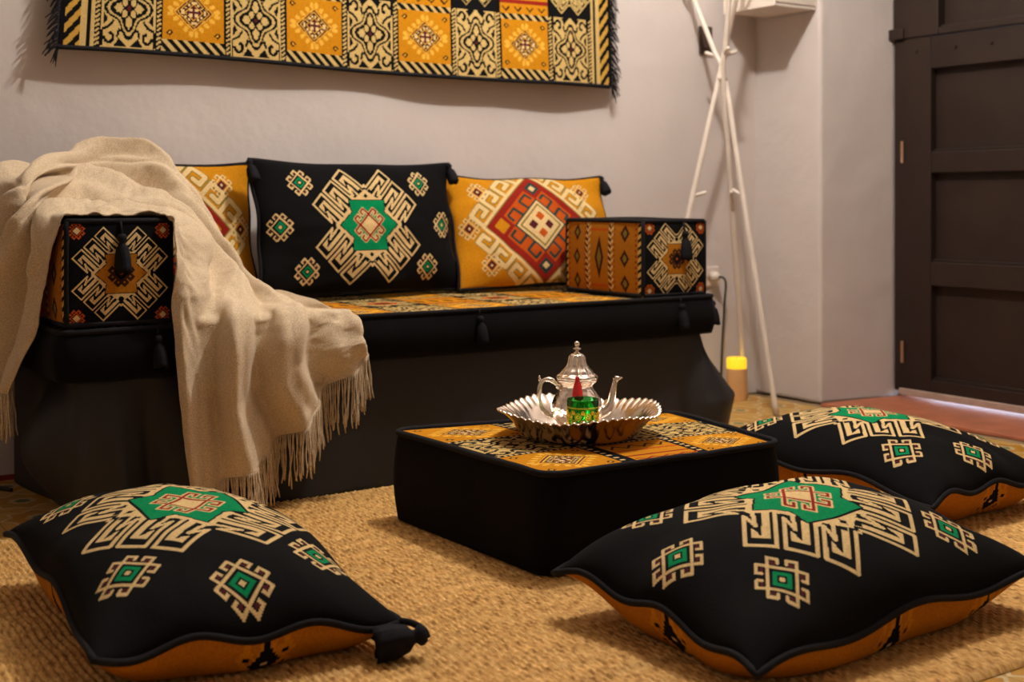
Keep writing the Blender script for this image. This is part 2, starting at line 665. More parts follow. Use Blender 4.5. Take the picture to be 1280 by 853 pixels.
M_CABLE = mat('cable', (40, 36, 32), .5, var=.1)


def engraved_silver():
    m, nt, N, L, P = node_mat('engraved_silver')
    P.inputs['Base Color'].default_value = (*lin(238, 224, 210), 1)
    P.inputs['Metallic'].default_value = 1
    P.inputs['Roughness'].default_value = .22
    tc = N.new('ShaderNodeTexCoord')
    v = N.new('ShaderNodeTexVoronoi')
    v.inputs['Scale'].default_value = 110
    L.new(tc.outputs['Object'], v.inputs['Vector'])
    n = N.new('ShaderNodeTexNoise')
    n.inputs['Scale'].default_value = 40
    L.new(tc.outputs['Object'], n.inputs['Vector'])
    mm = N.new('ShaderNodeMath')
    mm.operation = 'ADD'
    L.new(v.outputs['Distance'], mm.inputs[0])
    L.new(n.outputs['Fac'], mm.inputs[1])
    b = N.new('ShaderNodeBump')
    b.inputs['Strength'].default_value = .5
    b.inputs['Distance'].default_value = .002
    L.new(mm.outputs[0], b.inputs['Height'])
    L.new(b.outputs['Normal'], P.inputs['Normal'])
    return m


M_ENGRAVED = engraved_silver()


def throw_mat():
    m, nt, N, L, P = node_mat('cream_wool')
    tc = N.new('ShaderNodeTexCoord')
    n = N.new('ShaderNodeTexNoise')
    n.inputs['Scale'].default_value = 420
    n.inputs['Detail'].default_value = 2
    L.new(tc.outputs['Object'], n.inputs['Vector'])
    r = N.new('ShaderNodeValToRGB')
    r.color_ramp.elements[0].position = .35
    r.color_ramp.elements[1].position = .65
    r.color_ramp.elements[0].color = (*lin(190, 166, 134), 1)
    r.color_ramp.elements[1].color = (*lin(222, 202, 172), 1)
    L.new(n.outputs['Fac'], r.inputs['Fac'])
    L.new(r.outputs['Color'], P.inputs['Base Color'])
    P.inputs['Roughness'].default_value = .95
    P.inputs['Specular IOR Level'].default_value = .1
    P.inputs['Sheen Weight'].default_value = .15
    b = N.new('ShaderNodeBump')
    b.inputs['Strength'].default_value = .5
    b.inputs['Distance'].default_value = .002
    L.new(n.outputs['Fac'], b.inputs['Height'])
    L.new(b.outputs['Normal'], P.inputs['Normal'])
    return m


M_THROW = throw_mat()


def jute_mat():
    m, nt, N, L, P = node_mat('jute')
    tc = N.new('ShaderNodeTexCoord')
    mp = N.new('ShaderNodeMapping')
    mp.inputs['Scale'].default_value = (150, 44, 1)
    L.new(tc.outputs['Object'], mp.inputs['Vector'])
    n = N.new('ShaderNodeTexNoise')
    n.inputs['Scale'].default_value = 1
    n.inputs['Detail'].default_value = 3
    L.new(mp.outputs[0], n.inputs['Vector'])
    r = N.new('ShaderNodeValToRGB')
    e = r.color_ramp.elements
    e[0].position = .28
    e[1].position = .75
    e[0].color = (*lin(140, 96, 44), 1)
    e[1].color = (*lin(240, 200, 132), 1)
    k = e.new(.5)
    k.color = (*lin(208, 160, 92), 1)
    L.new(n.outputs['Fac'], r.inputs['Fac'])
    n2 = N.new('ShaderNodeTexNoise')
    n2.inputs['Scale'].default_value = 7
    mp2 = N.new('ShaderNodeMapping')
    mp2.inputs['Scale'].default_value = (.6, 4, 1)
    L.new(tc.outputs['Object'], mp2.inputs['Vector'])
    L.new(mp2.outputs[0], n2.inputs['Vector'])
    mr = N.new('ShaderNodeMapRange')
    mr.inputs[1].default_value = .3
    mr.inputs[2].default_value = .7
    mr.inputs[3].default_value = .86
    mr.inputs[4].default_value = 1.1
    L.new(n2.outputs['Fac'], mr.inputs[0])
    s = N.new('ShaderNodeVectorMath')
    s.operation = 'SCALE'
    L.new(r.outputs['Color'], s.inputs[0])
    L.new(mr.outputs[0], s.inputs['Scale'])
    L.new(s.outputs[0], P.inputs['Base Color'])
    P.inputs['Roughness'].default_value = .8
    P.inputs['Specular IOR Level'].default_value = .25
    return m


M_JUTE = jute_mat()


def tile_mat():
    m, nt, N, L, P = node_mat('patterned_tile')
    tc = N.new('ShaderNodeTexCoord')
    sp = N.new('ShaderNodeSeparateXYZ')
    L.new(tc.outputs['Object'], sp.inputs[0])

    def math_(op, a, b=None):
        q = N.new('ShaderNodeMath')
        q.operation = op
        for i, x in enumerate((a, b)):
            if x is None:
                continue
            if isinstance(x, (int, float)):
                q.inputs[i].default_value = x
            else:
                L.new(x, q.inputs[i])
        return q.outputs[0]
    ax = math_('MULTIPLY', math_('ABSOLUTE', sp.outputs[0]), 11.5)
    ay = math_('MULTIPLY', math_('ABSOLUTE', sp.outputs[1]), 11.5)
    d1 = math_('ADD', ax, ay)
    dm = math_('MAXIMUM', ax, ay)
    st = math_('MINIMUM', d1, math_('MULTIPLY', dm, 1.45))
    r = N.new('ShaderNodeValToRGB')
    r.color_ramp.interpolation = 'CONSTANT'
    e = r.color_ramp.elements
    e[0].position = 0
    e[0].color = (*lin(92, 110, 74), 1)
    e[1].position = .11
    e[1].color = (*lin(206, 180, 132), 1)
    for p, c in ((.2, (186, 132, 40)), (.44, (214, 190, 146)), (.50, (200, 156, 78)), (.72, (190, 136, 50)), (.84, (212, 186, 140)), (.90, (86, 104, 70))):
        k = e.new(p)
        k.color = (*lin(*c), 1)
    L.new(math_('DIVIDE', st, 2.0), r.inputs['Fac'])
    n = N.new('ShaderNodeTexNoise')
    n.inputs['Scale'].default_value = 30
    oi = N.new('ShaderNodeObjectInfo')
    ad = N.new('ShaderNodeVectorMath')
    L.new(tc.outputs['Object'], ad.inputs[0])
    L.new(oi.outputs['Location'], ad.inputs[1])
    L.new(ad.outputs[0], n.inputs['Vector'])
    mr = N.new('ShaderNodeMapRange')
    mr.inputs[3].default_value = .75
    mr.inputs[4].default_value = 1.15
    L.new(n.outputs['Fac'], mr.inputs[0])
    s = N.new('ShaderNodeVectorMath')
    s.operation = 'SCALE'
    L.new(r.outputs['Color'], s.inputs[0])
    L.new(mr.outputs[0], s.inputs['Scale'])
    L.new(s.outputs[0], P.inputs['Base Color'])
    P.inputs['Roughness'].default_value = .45
    return m


M_TILE = tile_mat()
M_GROUT = mat('grout', (150, 124, 92), .9, var=.1)

# ------------------------------------------------------------------ room shell
WB = 3.32           # back wall plane
WR = 3.26           # right wall plane
CH = 2.60
X0, Y0 = -1.7, -1.7


def wavy_wall(name, material, p0, p1, z0, z1, amp, seed, thick):
    """plastered wall slab between plan points p0 and p1, its room face gently uneven; room is to the right of p0->p1"""
    p0, p1 = np.array(p0, float), np.array(p1, float)
    d = p1 - p0
    Ln = np.linalg.norm(d)
    d /= Ln
    nrm = np.array([-d[1], d[0]])
    nx, nz = max(2, int(Ln / .05)), max(2, int((z1 - z0) / .05))
    s = np.linspace(0, Ln, nx + 1)
    z = np.linspace(z0, z1, nz + 1)
    S_, Z_ = np.meshgrid(s, z)
    h = amp * (vnoise(S_ * 2.3 + 7, Z_ * 2.3 + 3, seed) + .5 * vnoise(S_ * 6 + 1, Z_ * 6, seed + 1))
    h *= np.minimum(1, np.minimum(S_, Ln - S_) / .08)
    V = np.stack([p0[0] + d[0] * S_ + nrm[0] * h, p0[1] + d[1] * S_ + nrm[1] * h, Z_], -1).reshape(-1, 3)
    F = grid_faces(nx, nz)
    n = len(V)
    back = [(p[0] - nrm[0] * thick, p[1] - nrm[1] * thick, q) for q in (z0, z1) for p in (p0, p1)]
    V = np.concatenate([V, back])
    a, b, c, e = 0, nx, nz * (nx + 1), nz * (nx + 1) + nx
    F = np.concatenate([F, [[n + 1, n, n + 2, n + 3], [a, n, n + 1, b], [c, e, n + 3, n + 2], [a, c, n + 2, n], [b, n + 1, n + 3, e]]])
    o = mesh_np(name, V, F, material, smooth=False)
    sm = np.zeros(len(o.data.polygons), bool)
    sm[:nx * nz] = True
    o.data.polygons.foreach_set('use_smooth', sm)
    return o


struct(wavy_wall('wall_back', M_WALL, (WR + .3, WB), (X0, WB), 0, CH, .010, 3, .2), 'pinkish white plastered wall behind the sofa')
struct(wavy_wall('wall_left', M_CEIL, (X0, WB + .2), (X0, Y0), 0, CH, .008, 9, .2), 'white plastered side wall')
struct(wavy_wall('wall_front', M_CEIL, (X0 - .2, Y0), (4.2, Y0), 0, CH, .008, 12, .2), 'white plastered wall opposite the sofa')
wr = MB()
wr.prism([(WR, 3.01), (WR, WB + .15), (3.80, WB + .15), (3.80, 2.97), (3.575, 2.962)], 0, CH)
wr.prism([(WR, Y0), (3.80, Y0), (3.80, 2.02), (WR, 2.02)], 0, CH)
wr.prism([(WR, 2.02), (3.80, 2.02), (3.80, 3.0), (WR, 3.01)], 2.06, CH)
struct(wr.build('wall_right', M_WALL2, bevel=.012, segs=3), 'white plastered wall with the deep door recess')
struct(MB().box(X0 - .2, 4.0, Y0 - .2, WB + .2, CH, CH + .1).build('ceiling', M_CEIL), 'plain white ceiling')
fl = struct(MB().box(X0 - .2, 5.2, Y0 - .2, WB + .2, -.10, -.006).build('floor', M_GROUT), 'floor of patterned ochre cement tiles')
# tiles round the jute rug
TS = .175
tb = MB().box(-TS / 2 + .0008, TS / 2 - .0008, -TS / 2 + .0008, TS / 2 - .0008, -.006, 0)
tile0 = None
RX0, RX1, RY0, RY1 = .28, 2.74, 1.147, 2.70
for i in range(-4, 19):
    for j in range(3, 19):
        x, y = (i + .5) * TS + .05, (j + .5) * TS
        if y + TS / 2 > WB + .09 or x + TS / 2 > WR + .04:
            continue
        if RX0 < x - TS / 2 and x + TS / 2 < RX1 and RY0 < y - TS / 2 and y + TS / 2 < RY1:
            continue
        if 0.9 < x < 2.3 and y > 2.95:
            continue
        if tile0 is None:
            t = tile0 = tb.build('tile', M_TILE, fl)
        else:
            t = tile0.copy()
            COL.objects.link(t)
        t.location = (x, y, random.uniform(-.0006, .0004))
struct(MB().prism([(3.235, 2.985), (3.265, 2.03), (3.80, 2.03), (3.80, 2.95), (3.565, 2.955)], -.005, .008).build('threshold', M_TERRA, bevel=.003), 'reddish terracotta threshold in the door recess')
t1 = struct(MB().box(X0, .95, WB - .012, WB - .001, 0, .012).build('trim_1', mat('red_paint', (150, 38, 28), .6, var=.1)), 'thin red painted line along the wall foot')

# door in the recess: its room face lies at x = 3.575
door = thing('door_1', 'dark brown panelled wooden door in the recess', 'door', (3.575, 0, 0))
del door['category']
door['kind'] = 'structure'
B0, B1 = 2.955, 2.06      # hinge edge and lock edge
def dbox(name, b0, b1, z0, z1, x0=0, x1=.045, m=M_DOOR, bev=.004, par=None):
    o = MB().box(x0, x1, min(b0, b1), max(b0, b1), z0, z1).build(name, m, par or door, bevel=bev)
    return o
dbox('stile', B0, 2.80, .030, 1.262)
dbox('stile', B0, 2.765, 1.264, 2.05, -.006)
dbox('stile', 2.215, B1, .030, 1.262)
dbox('stile', 2.215, B1, 1.264, 2.05, -.006)
for z0, z1 in ((.030, .082), (.405, .488), (.792, .866), (1.150, 1.262)):
    dbox('rail', 2.80, 2.215, z0, z1, .001)
dbox('rail', 2.765, 2.215, 1.264, 1.29, -.005)
dbox('rail', 2.765, 2.215, 1.90, 2.05, -.005)
for z0, z1 in ((.082, .405), (.488, .792), (.866, 1.150), (1.29, 1.90)):
    dbox('panel', 2.81, 2.205, z0 - .005, z1 + .005, .030, .045, bev=.002)
    # sloping bead round each panel
    dbox('bead', 2.80, 2.215, z0, z0 + .008, .012, .030, bev=.002)
dbox('frame', 2.02, B1 + .004, .0, 2.06, -.01, .07)  # unseen side, top and rear strips, added to block daylight round the door
dbox('frame', 2.02, 2.97, 2.045, 2.075, -.01, .07)
dbox('frame', 2.93, 2.975, .0, 2.06, .048, .08)
dbox('bracket', 2.972, 2.905, 1.262, 1.30, -.018, 0)
for z in (.83, .13):
    h = MB().tube([(-.006, 2.915, z), (-.006, 2.915, z + .075)], .0055, 8).build('hinge', M_BRASS, door, smooth=False)
for b in (2.86, 2.70, 2.56):
    MB().lathe([(.0, -.0), (.006, .0), (.005, .004), (.0, .005)], 8).build('bolt', M_DOOR, door).matrix_local = Matrix.Translation((0, b, 1.215)) @ Matrix.Rotation(-math.pi / 2, 4, 'Y')
dbox('sweep', 2.93, B1, .0165, .040, -.008, .004, M_STRIP, .003)

# ------------------------------------------------------------------ jute rug with real woven ribs
def jute_rug():
    W_, D_ = RX1 - RX0, RY1 - RY0
    nx, ny = 1000, 300
    x = np.linspace(0, W_, nx + 1)
    y = np.linspace(0, D_, ny + 1)
    X, Y = np.meshgrid(x, y)
    ph = X / .0122 + .35 * vnoise(X * 6, Y * 5, 4)
    rib = np.abs(np.sin(math.pi * ph))
    row = np.floor(ph)
    k = .5 + .5 * np.sin(2 * math.pi * (Y / .019 + .5 * (row % 2)) + 2 * vnoise(X * 9, Y * 9, 8))
    z = .0045 + (.0068 * rib ** .7) * (.55 + .45 * k) + .004 * vnoise(X * 12, Y * 12, 5) * .3 + .0012 * vnoise(X * 100, Y * 80, 6)
    edge = np.minimum(np.minimum(X, W_ - X), np.minimum(Y, D_ - Y))
    z *= np.clip(edge / .006, .12, 1)
    V = np.stack([X + RX0 + .0015 * np.sin(Y * 40), Y + RY0 + .004 * vnoise(X * 5, Y, 3), z], -1).reshape(-1, 3)
    o = mesh_np('jute_rug', V, grid_faces(nx, ny), M_JUTE)
    tag(o, 'large flat golden jute rug woven in ribs under the floor cushions', 'rug')


jute_rug()
RUG = .0112

# ------------------------------------------------------------------ cushions
def tassel_mesh(mb, at, dirv, ln=.055, r=.013, n=14, seed=0):
    """knot, neck and flared bundle of threads"""
    rg = np.random.default_rng(seed)
    at = np.array(at, float)
    d = np.array(dirv, float)
    d /= np.linalg.norm(d)
    side = np.cross(d, [0.3, .5, .81])
    side /= np.linalg.norm(side)
    up = np.cross(side, d)
    prof = [(0, .0), (.45, .02), (.62, .10), (.62, .16), (.40, .23), (.42, .27), (.75, .38), (.95, .62), (1.0, .85), (1.02, 1.0), (.7, .98), (0, .96)]
    m = 20
    th = np.arange(m) * 2 * math.pi / m
    V = []
    for i, (a, b) in enumerate(prof):
        jag = 1 + (.10 * np.where(np.arange(m) % 2, 1, -1) if i > 5 else 0)
        ex = (rg.random(m) - .5) * .10 * ln if i in (8, 9) else np.zeros(m)
        for t, j, e in zip(th, np.broadcast_to(jag, m), ex):
            V.append(at + d * (b * ln + e) + r * a * j * (math.cos(t) * side + math.sin(t) * up))
    mb.add(V, grid_faces(m, len(prof) - 1, True))
    return mb


def pillow_xy(u, v, W, H, k=.06):
    return W / 2 * u * (1 - k * (1 - v * v) * u * u), H / 2 * v * (1 - k * (1 - u * u) * v * v)


def make_cushion(name, label, cloth, W, H, Tt, Tb, seam, group, floor=False, seed=1, tassels=((1, 1),), back=None, e=.5, loc=(0, 0, 0), rot=(0, 0, 0)):
    root = thing(name, label, 'cushion', loc, rot, group)

    def seam_z(u, v):
        return seam(u, v)

    def surf(u, v, top):
        x, y = pillow_xy(u, v, W, H)
        g = np.maximum((1 - u * u) * (1 - v * v), 0) ** e
        rim = np.maximum(np.abs(u), np.abs(v)) ** 6
        s = seam_z(u, v)
        wr_ = (vnoise(u * 3 + 5, v * 3 + 9, seed) * .012 + vnoise(u * 7 + 2, v * 7, seed + 1) * .004) * g ** .5
        if top:
            z = s + Tt * g + wr_
        else:
            z = s - Tb * g ** 1.15 - wr_ * .5
            if floor:
                z = np.maximum(z, .0015)
        return x, y, z
    # front panel
    u = np.linspace(-1, 1, cloth.nx + 1)
    v = np.linspace(-1, 1, cloth.ny + 1)
    U, Vv = np.meshgrid(u, v)
    P = np.stack(surf(U, Vv, True), -1).reshape(-1, 3)
    mesh_np('front_panel', P, grid_faces(cloth.nx, cloth.ny), M_WOVEN, root, colors=cloth.img)
    bk = back or back_panel_cloth(W, H)
    u = np.linspace(-1, 1, bk.nx + 1)
    v = np.linspace(-1, 1, bk.ny + 1)
    U, Vv = np.meshgrid(u, v)
    P = np.stack(surf(U, Vv, False), -1).reshape(-1, 3)
    mesh_np('back_panel', P, grid_faces(bk.nx, bk.ny)[:, ::-1], M_WOVEN, root, colors=bk.img)['label'] = 'mustard underside panel with woven motifs'
    # corded piping on the seam
    t = np.linspace(-1, 1, 40, endpoint=False)
    per = np.concatenate([np.stack([t, -np.ones(40)], 1), np.stack([np.ones(40), t], 1), np.stack([-t, np.ones(40)], 1), np.stack([-np.ones(40), -t], 1)])
    pu, pv = per[:, 0], per[:, 1]
    x, y = pillow_xy(pu, pv, W, H)
    z = seam_z(pu, pv)
    Vt, Ft = tube_arrays(np.stack([x, y, z], 1), .0058, 8, True)
    mesh_np('piping', Vt, Ft, M_CORD, root)['label'] = 'black corded edge'
    for i, (cu, cv, *d) in enumerate(tassels):
        x, y = pillow_xy(np.array(float(cu)), np.array(float(cv)), W, H)
        z = float(seam_z(np.array(float(cu)), np.array(float(cv))))
        dr = d[0] if d else (cu * .6, cv * .6, -.5)
        mb = MB()
        tassel_mesh(mb, (float(x), float(y), z), dr, .062, .015, seed=seed + i)
        mb.build('tassel', M_TASSEL, root, smooth=True)['label'] = 'black thread tassel'
    return root


CW, CHt = .672, .457
BLK = black_cushion_cloth(CW, CHt)
BKP = back_panel_cloth(CW, CHt)
GF = 'black floor cushions with green centred medallions'
def fseam(z0, tx, ty, seed, wob=.009, drop=.012):
    def f(u, v):
        c = np.abs(u) ** 3 * np.abs(v) ** 3
        w1 = wob * (np.sin(u * 7 + seed) * np.abs(v) ** 4 + np.sin(v * 8 + 2.1 * seed) * np.abs(u) ** 4)
        return z0 + tx * u + ty * v - drop * c + w1
    return f


def place(o, a, b, r, z=RUG):
    o.location = (a, b, z)
    o.rotation_euler = (0, 0, r)


c = make_cushion('floor_cushion', 'black floor cushion with green star medallion lying in front of the pouf', BLK, CW, CHt, .118, .15, fseam(.079, .013, .019, 1.0), GF, True, 11, (), BKP)
place(c, 1.549, 1.479, .03)
c = make_cushion('floor_cushion', 'black floor cushion with a drooping tassel on bare rug before the cream throw', BLK, CW, CHt, .118, .15, fseam(.074, .012, .013, 2.3), GF, True, 21, (), BKP)
place(c, .700, 2.03, 1.531)
mb = MB()
mb.tube(catmull(np.array([(-.334, -.226, .048), (-.348, -.240, .046), (-.362, -.252, .038), (-.370, -.254, .028)]), 12), .0055, 8)
tassel_mesh(mb, (-.366, -.256, .033), (.22, .72, -.12), .080, .025, seed=3)
mb.build('tassel', M_TASSEL, c, smooth=True)['label'] = 'black thread tassel lying on the rug'
c = make_cushion('floor_cushion', 'black floor cushion with green star medallion between the pouf and the brown door', BLK, CW, CHt, .115, .15, fseam(.077, 0, .008, 4.1), GF, True, 31, (), BKP)
place(c, 2.331, 1.991, 1.599)

# ------------------------------------------------------------------ sofa base under black cloth
SA0, SA1, SF, SB = .70, 2.44, 2.72, 3.285
sofa = thing('sofa_base', 'low sofa base wrapped in loose black cotton cloth reaching the floor', 'sofa', ((SA0 + SA1) / 2, (SF + SB) / 2, 0))
ox, oy = (SA0 + SA1) / 2, (SF + SB) / 2
MB().box(SA0 + .03 - ox, SA1 - .03 - ox, SF + .04 - oy, SB - .01 - oy, 0.0, .312).build('frame', M_COTTON, sofa)


def skirt():
    # perimeter: left side back->front, front left->right, right side front->back
    ns, nf, nz = 50, 200, 44
    pts, nr, tags = [], [], []
    for i in range(ns):
        t = i / ns
        pts.append((SA0, SB - t * (SB - SF))); nr.append((-1, 0)); tags.append((0, t))
    for i in range(nf + 1):
        t = i / nf
        pts.append((SA0 + t * (SA1 - SA0), SF)); nr.append((0, -1)); tags.append((1, t))
    for i in range(1, ns + 1):
        t = i / ns
        pts.append((SA1, SF + t * (SB - SF))); nr.append((1, 0)); tags.append((2, t))
    pts, nr = np.array(pts), np.array(nr, float)
    # smooth normals round the corners
    for _ in range(6):
        nr[1:-1] = (nr[:-2] + nr[1:-1] * 2 + nr[2:]) / 4
    nr /= np.linalg.norm(nr, axis=1)[:, None]
    s = np.concatenate([[0], np.cumsum(np.linalg.norm(np.diff(pts, axis=0), axis=1))])
    z = np.linspace(.316, .0015, nz + 1)
    S_, Z_ = np.meshgrid(s, z)
    k = (.316 - Z_) / .316
    d = .008 * k * np.sin(S_ * 9 + 2 * vnoise(S_ * 3, Z_ * 0 + 2, 5)) + .012 * k * vnoise(S_ * 5, Z_ * 3, 6) + .004
    L1 = SB - SF
    Lf = SA1 - SA0
    # deep folds at the left end of the front
    for c0, w_, am in ((L1 + .06, .03, .040), (L1 + .14, .022, -.034), (L1 + .23, .035, .034), (L1 + .31, .03, -.02), (L1 + .40, .05, -.010), (L1 + 1.25, .12, .008)):
        d += am * k ** .8 * np.exp(-((S_ - c0 - .03 * k) / w_) ** 2)
    # left side billows out and tucks back in
    d += .085 * np.exp(-((S_ - (L1 - .13)) / .10) ** 2) * np.sin(math.pi * np.clip((k - .05) / .95, 0, 1)) ** 1.2
    d -= .05 * np.exp(-((S_ - (L1 - .2)) / .2) ** 2) * k ** 3
    # right corner swings out
    tri = np.where(k < .62, k / .62, 1 - (k - .62) * .55)
    d += .19 * np.exp(-((S_ - (L1 + Lf + .06)) / .055) ** 2) * tri
    d += .06 * np.exp(-((S_ - (L1 + Lf + .2)) / .07) ** 2) * k
    d = np.maximum(d, -.024)
    V = np.stack([pts[:, 0] + nr[:, 0] * d - ox, pts[:, 1] + nr[:, 1] * d - oy, Z_], -1).reshape(-1, 3)
    nx = len(pts) - 1
    o = mesh_np('skirt', V, grid_faces(nx, nz), M_COTTON, sofa)
    m = o.modifiers.new('thick', 'SOLIDIFY')
    m.thickness = .003
    m.offset = -1


skirt()

# ------------------------------------------------------------------ mattress
MA0, MA1, MF, MBk = .655, 2.475, 2.685, 3.295
MZ0, MZ1 = .318, .428
matt = thing('seat_mattress', 'long flat sofa mattress with black velvet sides and kilim patterned top', 'mattress', ((MA0 + MA1) / 2, (MF + MBk) / 2, MZ0))
mx, my = (MA0 + MA1) / 2, (MF + MBk) / 2


def rounded_rect(x0, x1, y0, y1, r, n=8, m=60):
    """closed outline, counterclockwise, densely sampled"""
    pts = []
    for cx, cy, a0 in ((x1 - r, y0 + r, -90), (x1 - r, y1 - r, 0), (x0 + r, y1 - r, 90), (x0 + r, y0 + r, 180)):
        for i in range(n + 1):
            a = R(a0 + 90 * i / n)
            pts.append((cx + r * math.cos(a), cy + r * math.sin(a)))
    P = np.array(pts + pts[:1])
    s = np.concatenate([[0], np.cumsum(np.linalg.norm(np.diff(P, axis=0), axis=1))])
    t = np.linspace(0, s[-1], m, endpoint=False)
    return np.stack([np.interp(t, s, P[:, 0]), np.interp(t, s, P[:, 1])], 1)


def sag(x, y):
    return .006 * vnoise(np.asarray(x) * 3.0 + 4, np.asarray(y) * 3.0 + 1, 17) - .004


def slab_band(name, outline, z0, z1, topfn, bulge, material, parent, nz=10, bottom=True):
    m = len(outline)
    c0 = outline.mean(0)
    rows = []
    nrm = np.roll(outline, -1, 0) - np.roll(outline, 1, 0)
    nrm = np.stack([nrm[:, 1], -nrm[:, 0]], 1)
    nrm /= np.linalg.norm(nrm, axis=1)[:, None]
    top = z1 + topfn(outline[:, 0], outline[:, 1])
    if bottom:
        rows.append(np.concatenate([c0 + (outline - c0) * .9, np.full((m, 1), z0)], 1))
    for i in range(nz + 1):
        t = i / nz
        b = bulge * math.sin(math.pi * t)
        rows.append(np.concatenate([outline + nrm * b, (z0 + (top - z0) * t)[:, None]], 1))
    return mesh_np(name, np.concatenate(rows), grid_faces(m, len(rows) - 1, True), material, parent), top


Lm, Hm = MA1 - MA0, MBk - MF
mcl = kilim_cloth(Lm, Hm, .0035, 9, .20, .09, True)
X, Y = np.meshgrid(np.linspace(-Lm / 2 + .008, Lm / 2 - .008, mcl.nx + 1), np.linspace(-Hm / 2 + .008, Hm / 2 - .008, mcl.ny + 1))
Z = (MZ1 - MZ0) + sag(X, Y)
mesh_np('top_panel', np.stack([X, Y, Z], -1).reshape(-1, 3), grid_faces(mcl.nx, mcl.ny), M_WOVEN, matt, colors=mcl.img)['label'] = 'kilim patterned top with striped border'
ol = rounded_rect(-Lm / 2, Lm / 2, -Hm / 2, Hm / 2, .02, 6, 260)
_, top = slab_band('side_band', ol, 0, MZ1 - MZ0, sag, .012, M_VELVET, matt)
Vt, Ft = tube_arrays(np.concatenate([ol, top[:, None]], 1), .006, 8, True)
mesh_np('piping', Vt, Ft, M_CORD, matt)
for i, (px, py, dz) in enumerate(((1.67 - mx, MF - my - .012, 0), (MA1 - mx - .14, MF - my - .012, 0), (MA1 - mx + .004, MF - my + .02, 0), (MA0 - mx + .2, MF - my - .012, .01))):
    mb = MB()
    mb.tube([(px, py, MZ1 - MZ0), (px, py - .006, MZ1 - MZ0 - .02)], .0025, 6)
    tassel_mesh(mb, (px, py - .006, MZ1 - MZ0 - .018), (.05, -.12, -1), .07, .014, seed=40 + i)
    mb.build('tassel', M_TASSEL, matt, smooth=True)['label'] = 'black thread tassel'

# ------------------------------------------------------------------ arm cushions
def arm_front_cloth(w_, h_):
    cl = Cloth(-w_ / 2, w_ / 2, -h_ / 2, h_ / 2, .0016, BLACK)
    medallion(cl, 0, 0, w_ * .455, BLACK, CREAM, MUST2, 'flake', 1, .030)
    for sx in (-1, 1):
        for sy in (-1, 1):
            x, y = sx * w_ * .41, sy * h_ * .41
            hook_motif(cl, x, y, .0085, ORANGE, .34, CREAM, CREAM, CREAM, None)
    return cl


def arm_side_cloth(ln, h_):
    cl = Cloth(0, ln, 0, h_, .0022, MUST2)
    b = [0, .06, .20, .47, .75, .92, 1.0]
    g1 = lin(170, 112, 24)
    for x0, x1, kind in ((0, .045, 's'), (.055, .30, 'd'), (.30, .36, 'h'), (.36, .60, 'm'), (.60, .66, 'h'), (.66, .94, 'd'), (.95, 1, 's')):
        a, c_ = x0 * ln, x1 * ln
        if kind == 's':
            cl.stripes(a, c_, 0, h_, .034, .55, lin(208, 168, 92), -1.6, BLACK)
        elif kind == 'h':
            m_ = (a + c_) / 2
            cl.stripes(a, m_, 0, h_, .022, .4, CREAM, 1.2, BROWN)
            cl.stripes(m_, c_, 0, h_, .022, .4, CREAM, -1.2, g1)
        else:
            cl.rect(a, c_, 0, h_, MUST2)
            n = 3 if kind == 'd' else 1
            for i in range(n):
                cy = h_ * (i + .5) / n
                hh = h_ / n * (.36 if n > 1 else .30)
                ww = (c_ - a) * (.2 if n > 1 else .24)
                cx = (a + c_) / 2
                cl.poly([(cx - ww, cy), (cx, cy - hh), (cx + ww, cy), (cx, cy + hh)], BROWN)
                cl.poly([(cx - ww * .5, cy), (cx, cy - hh * .5), (cx + ww * .5, cy), (cx, cy + hh * .5)], OLIVE)
            if kind == 'd':
                for xx in (a + .004, c_ - .004):
                    for q in range(14):
                        cl.rect(xx - .003, xx + .003, h_ * (q + .3) / 14, h_ * (q + .7) / 14, RED)
            else:
                for yy in (.12, .88):
                    cl.rect(a, c_, h_ * yy - .004, h_ * yy + .004, ORANGE)
    return cl


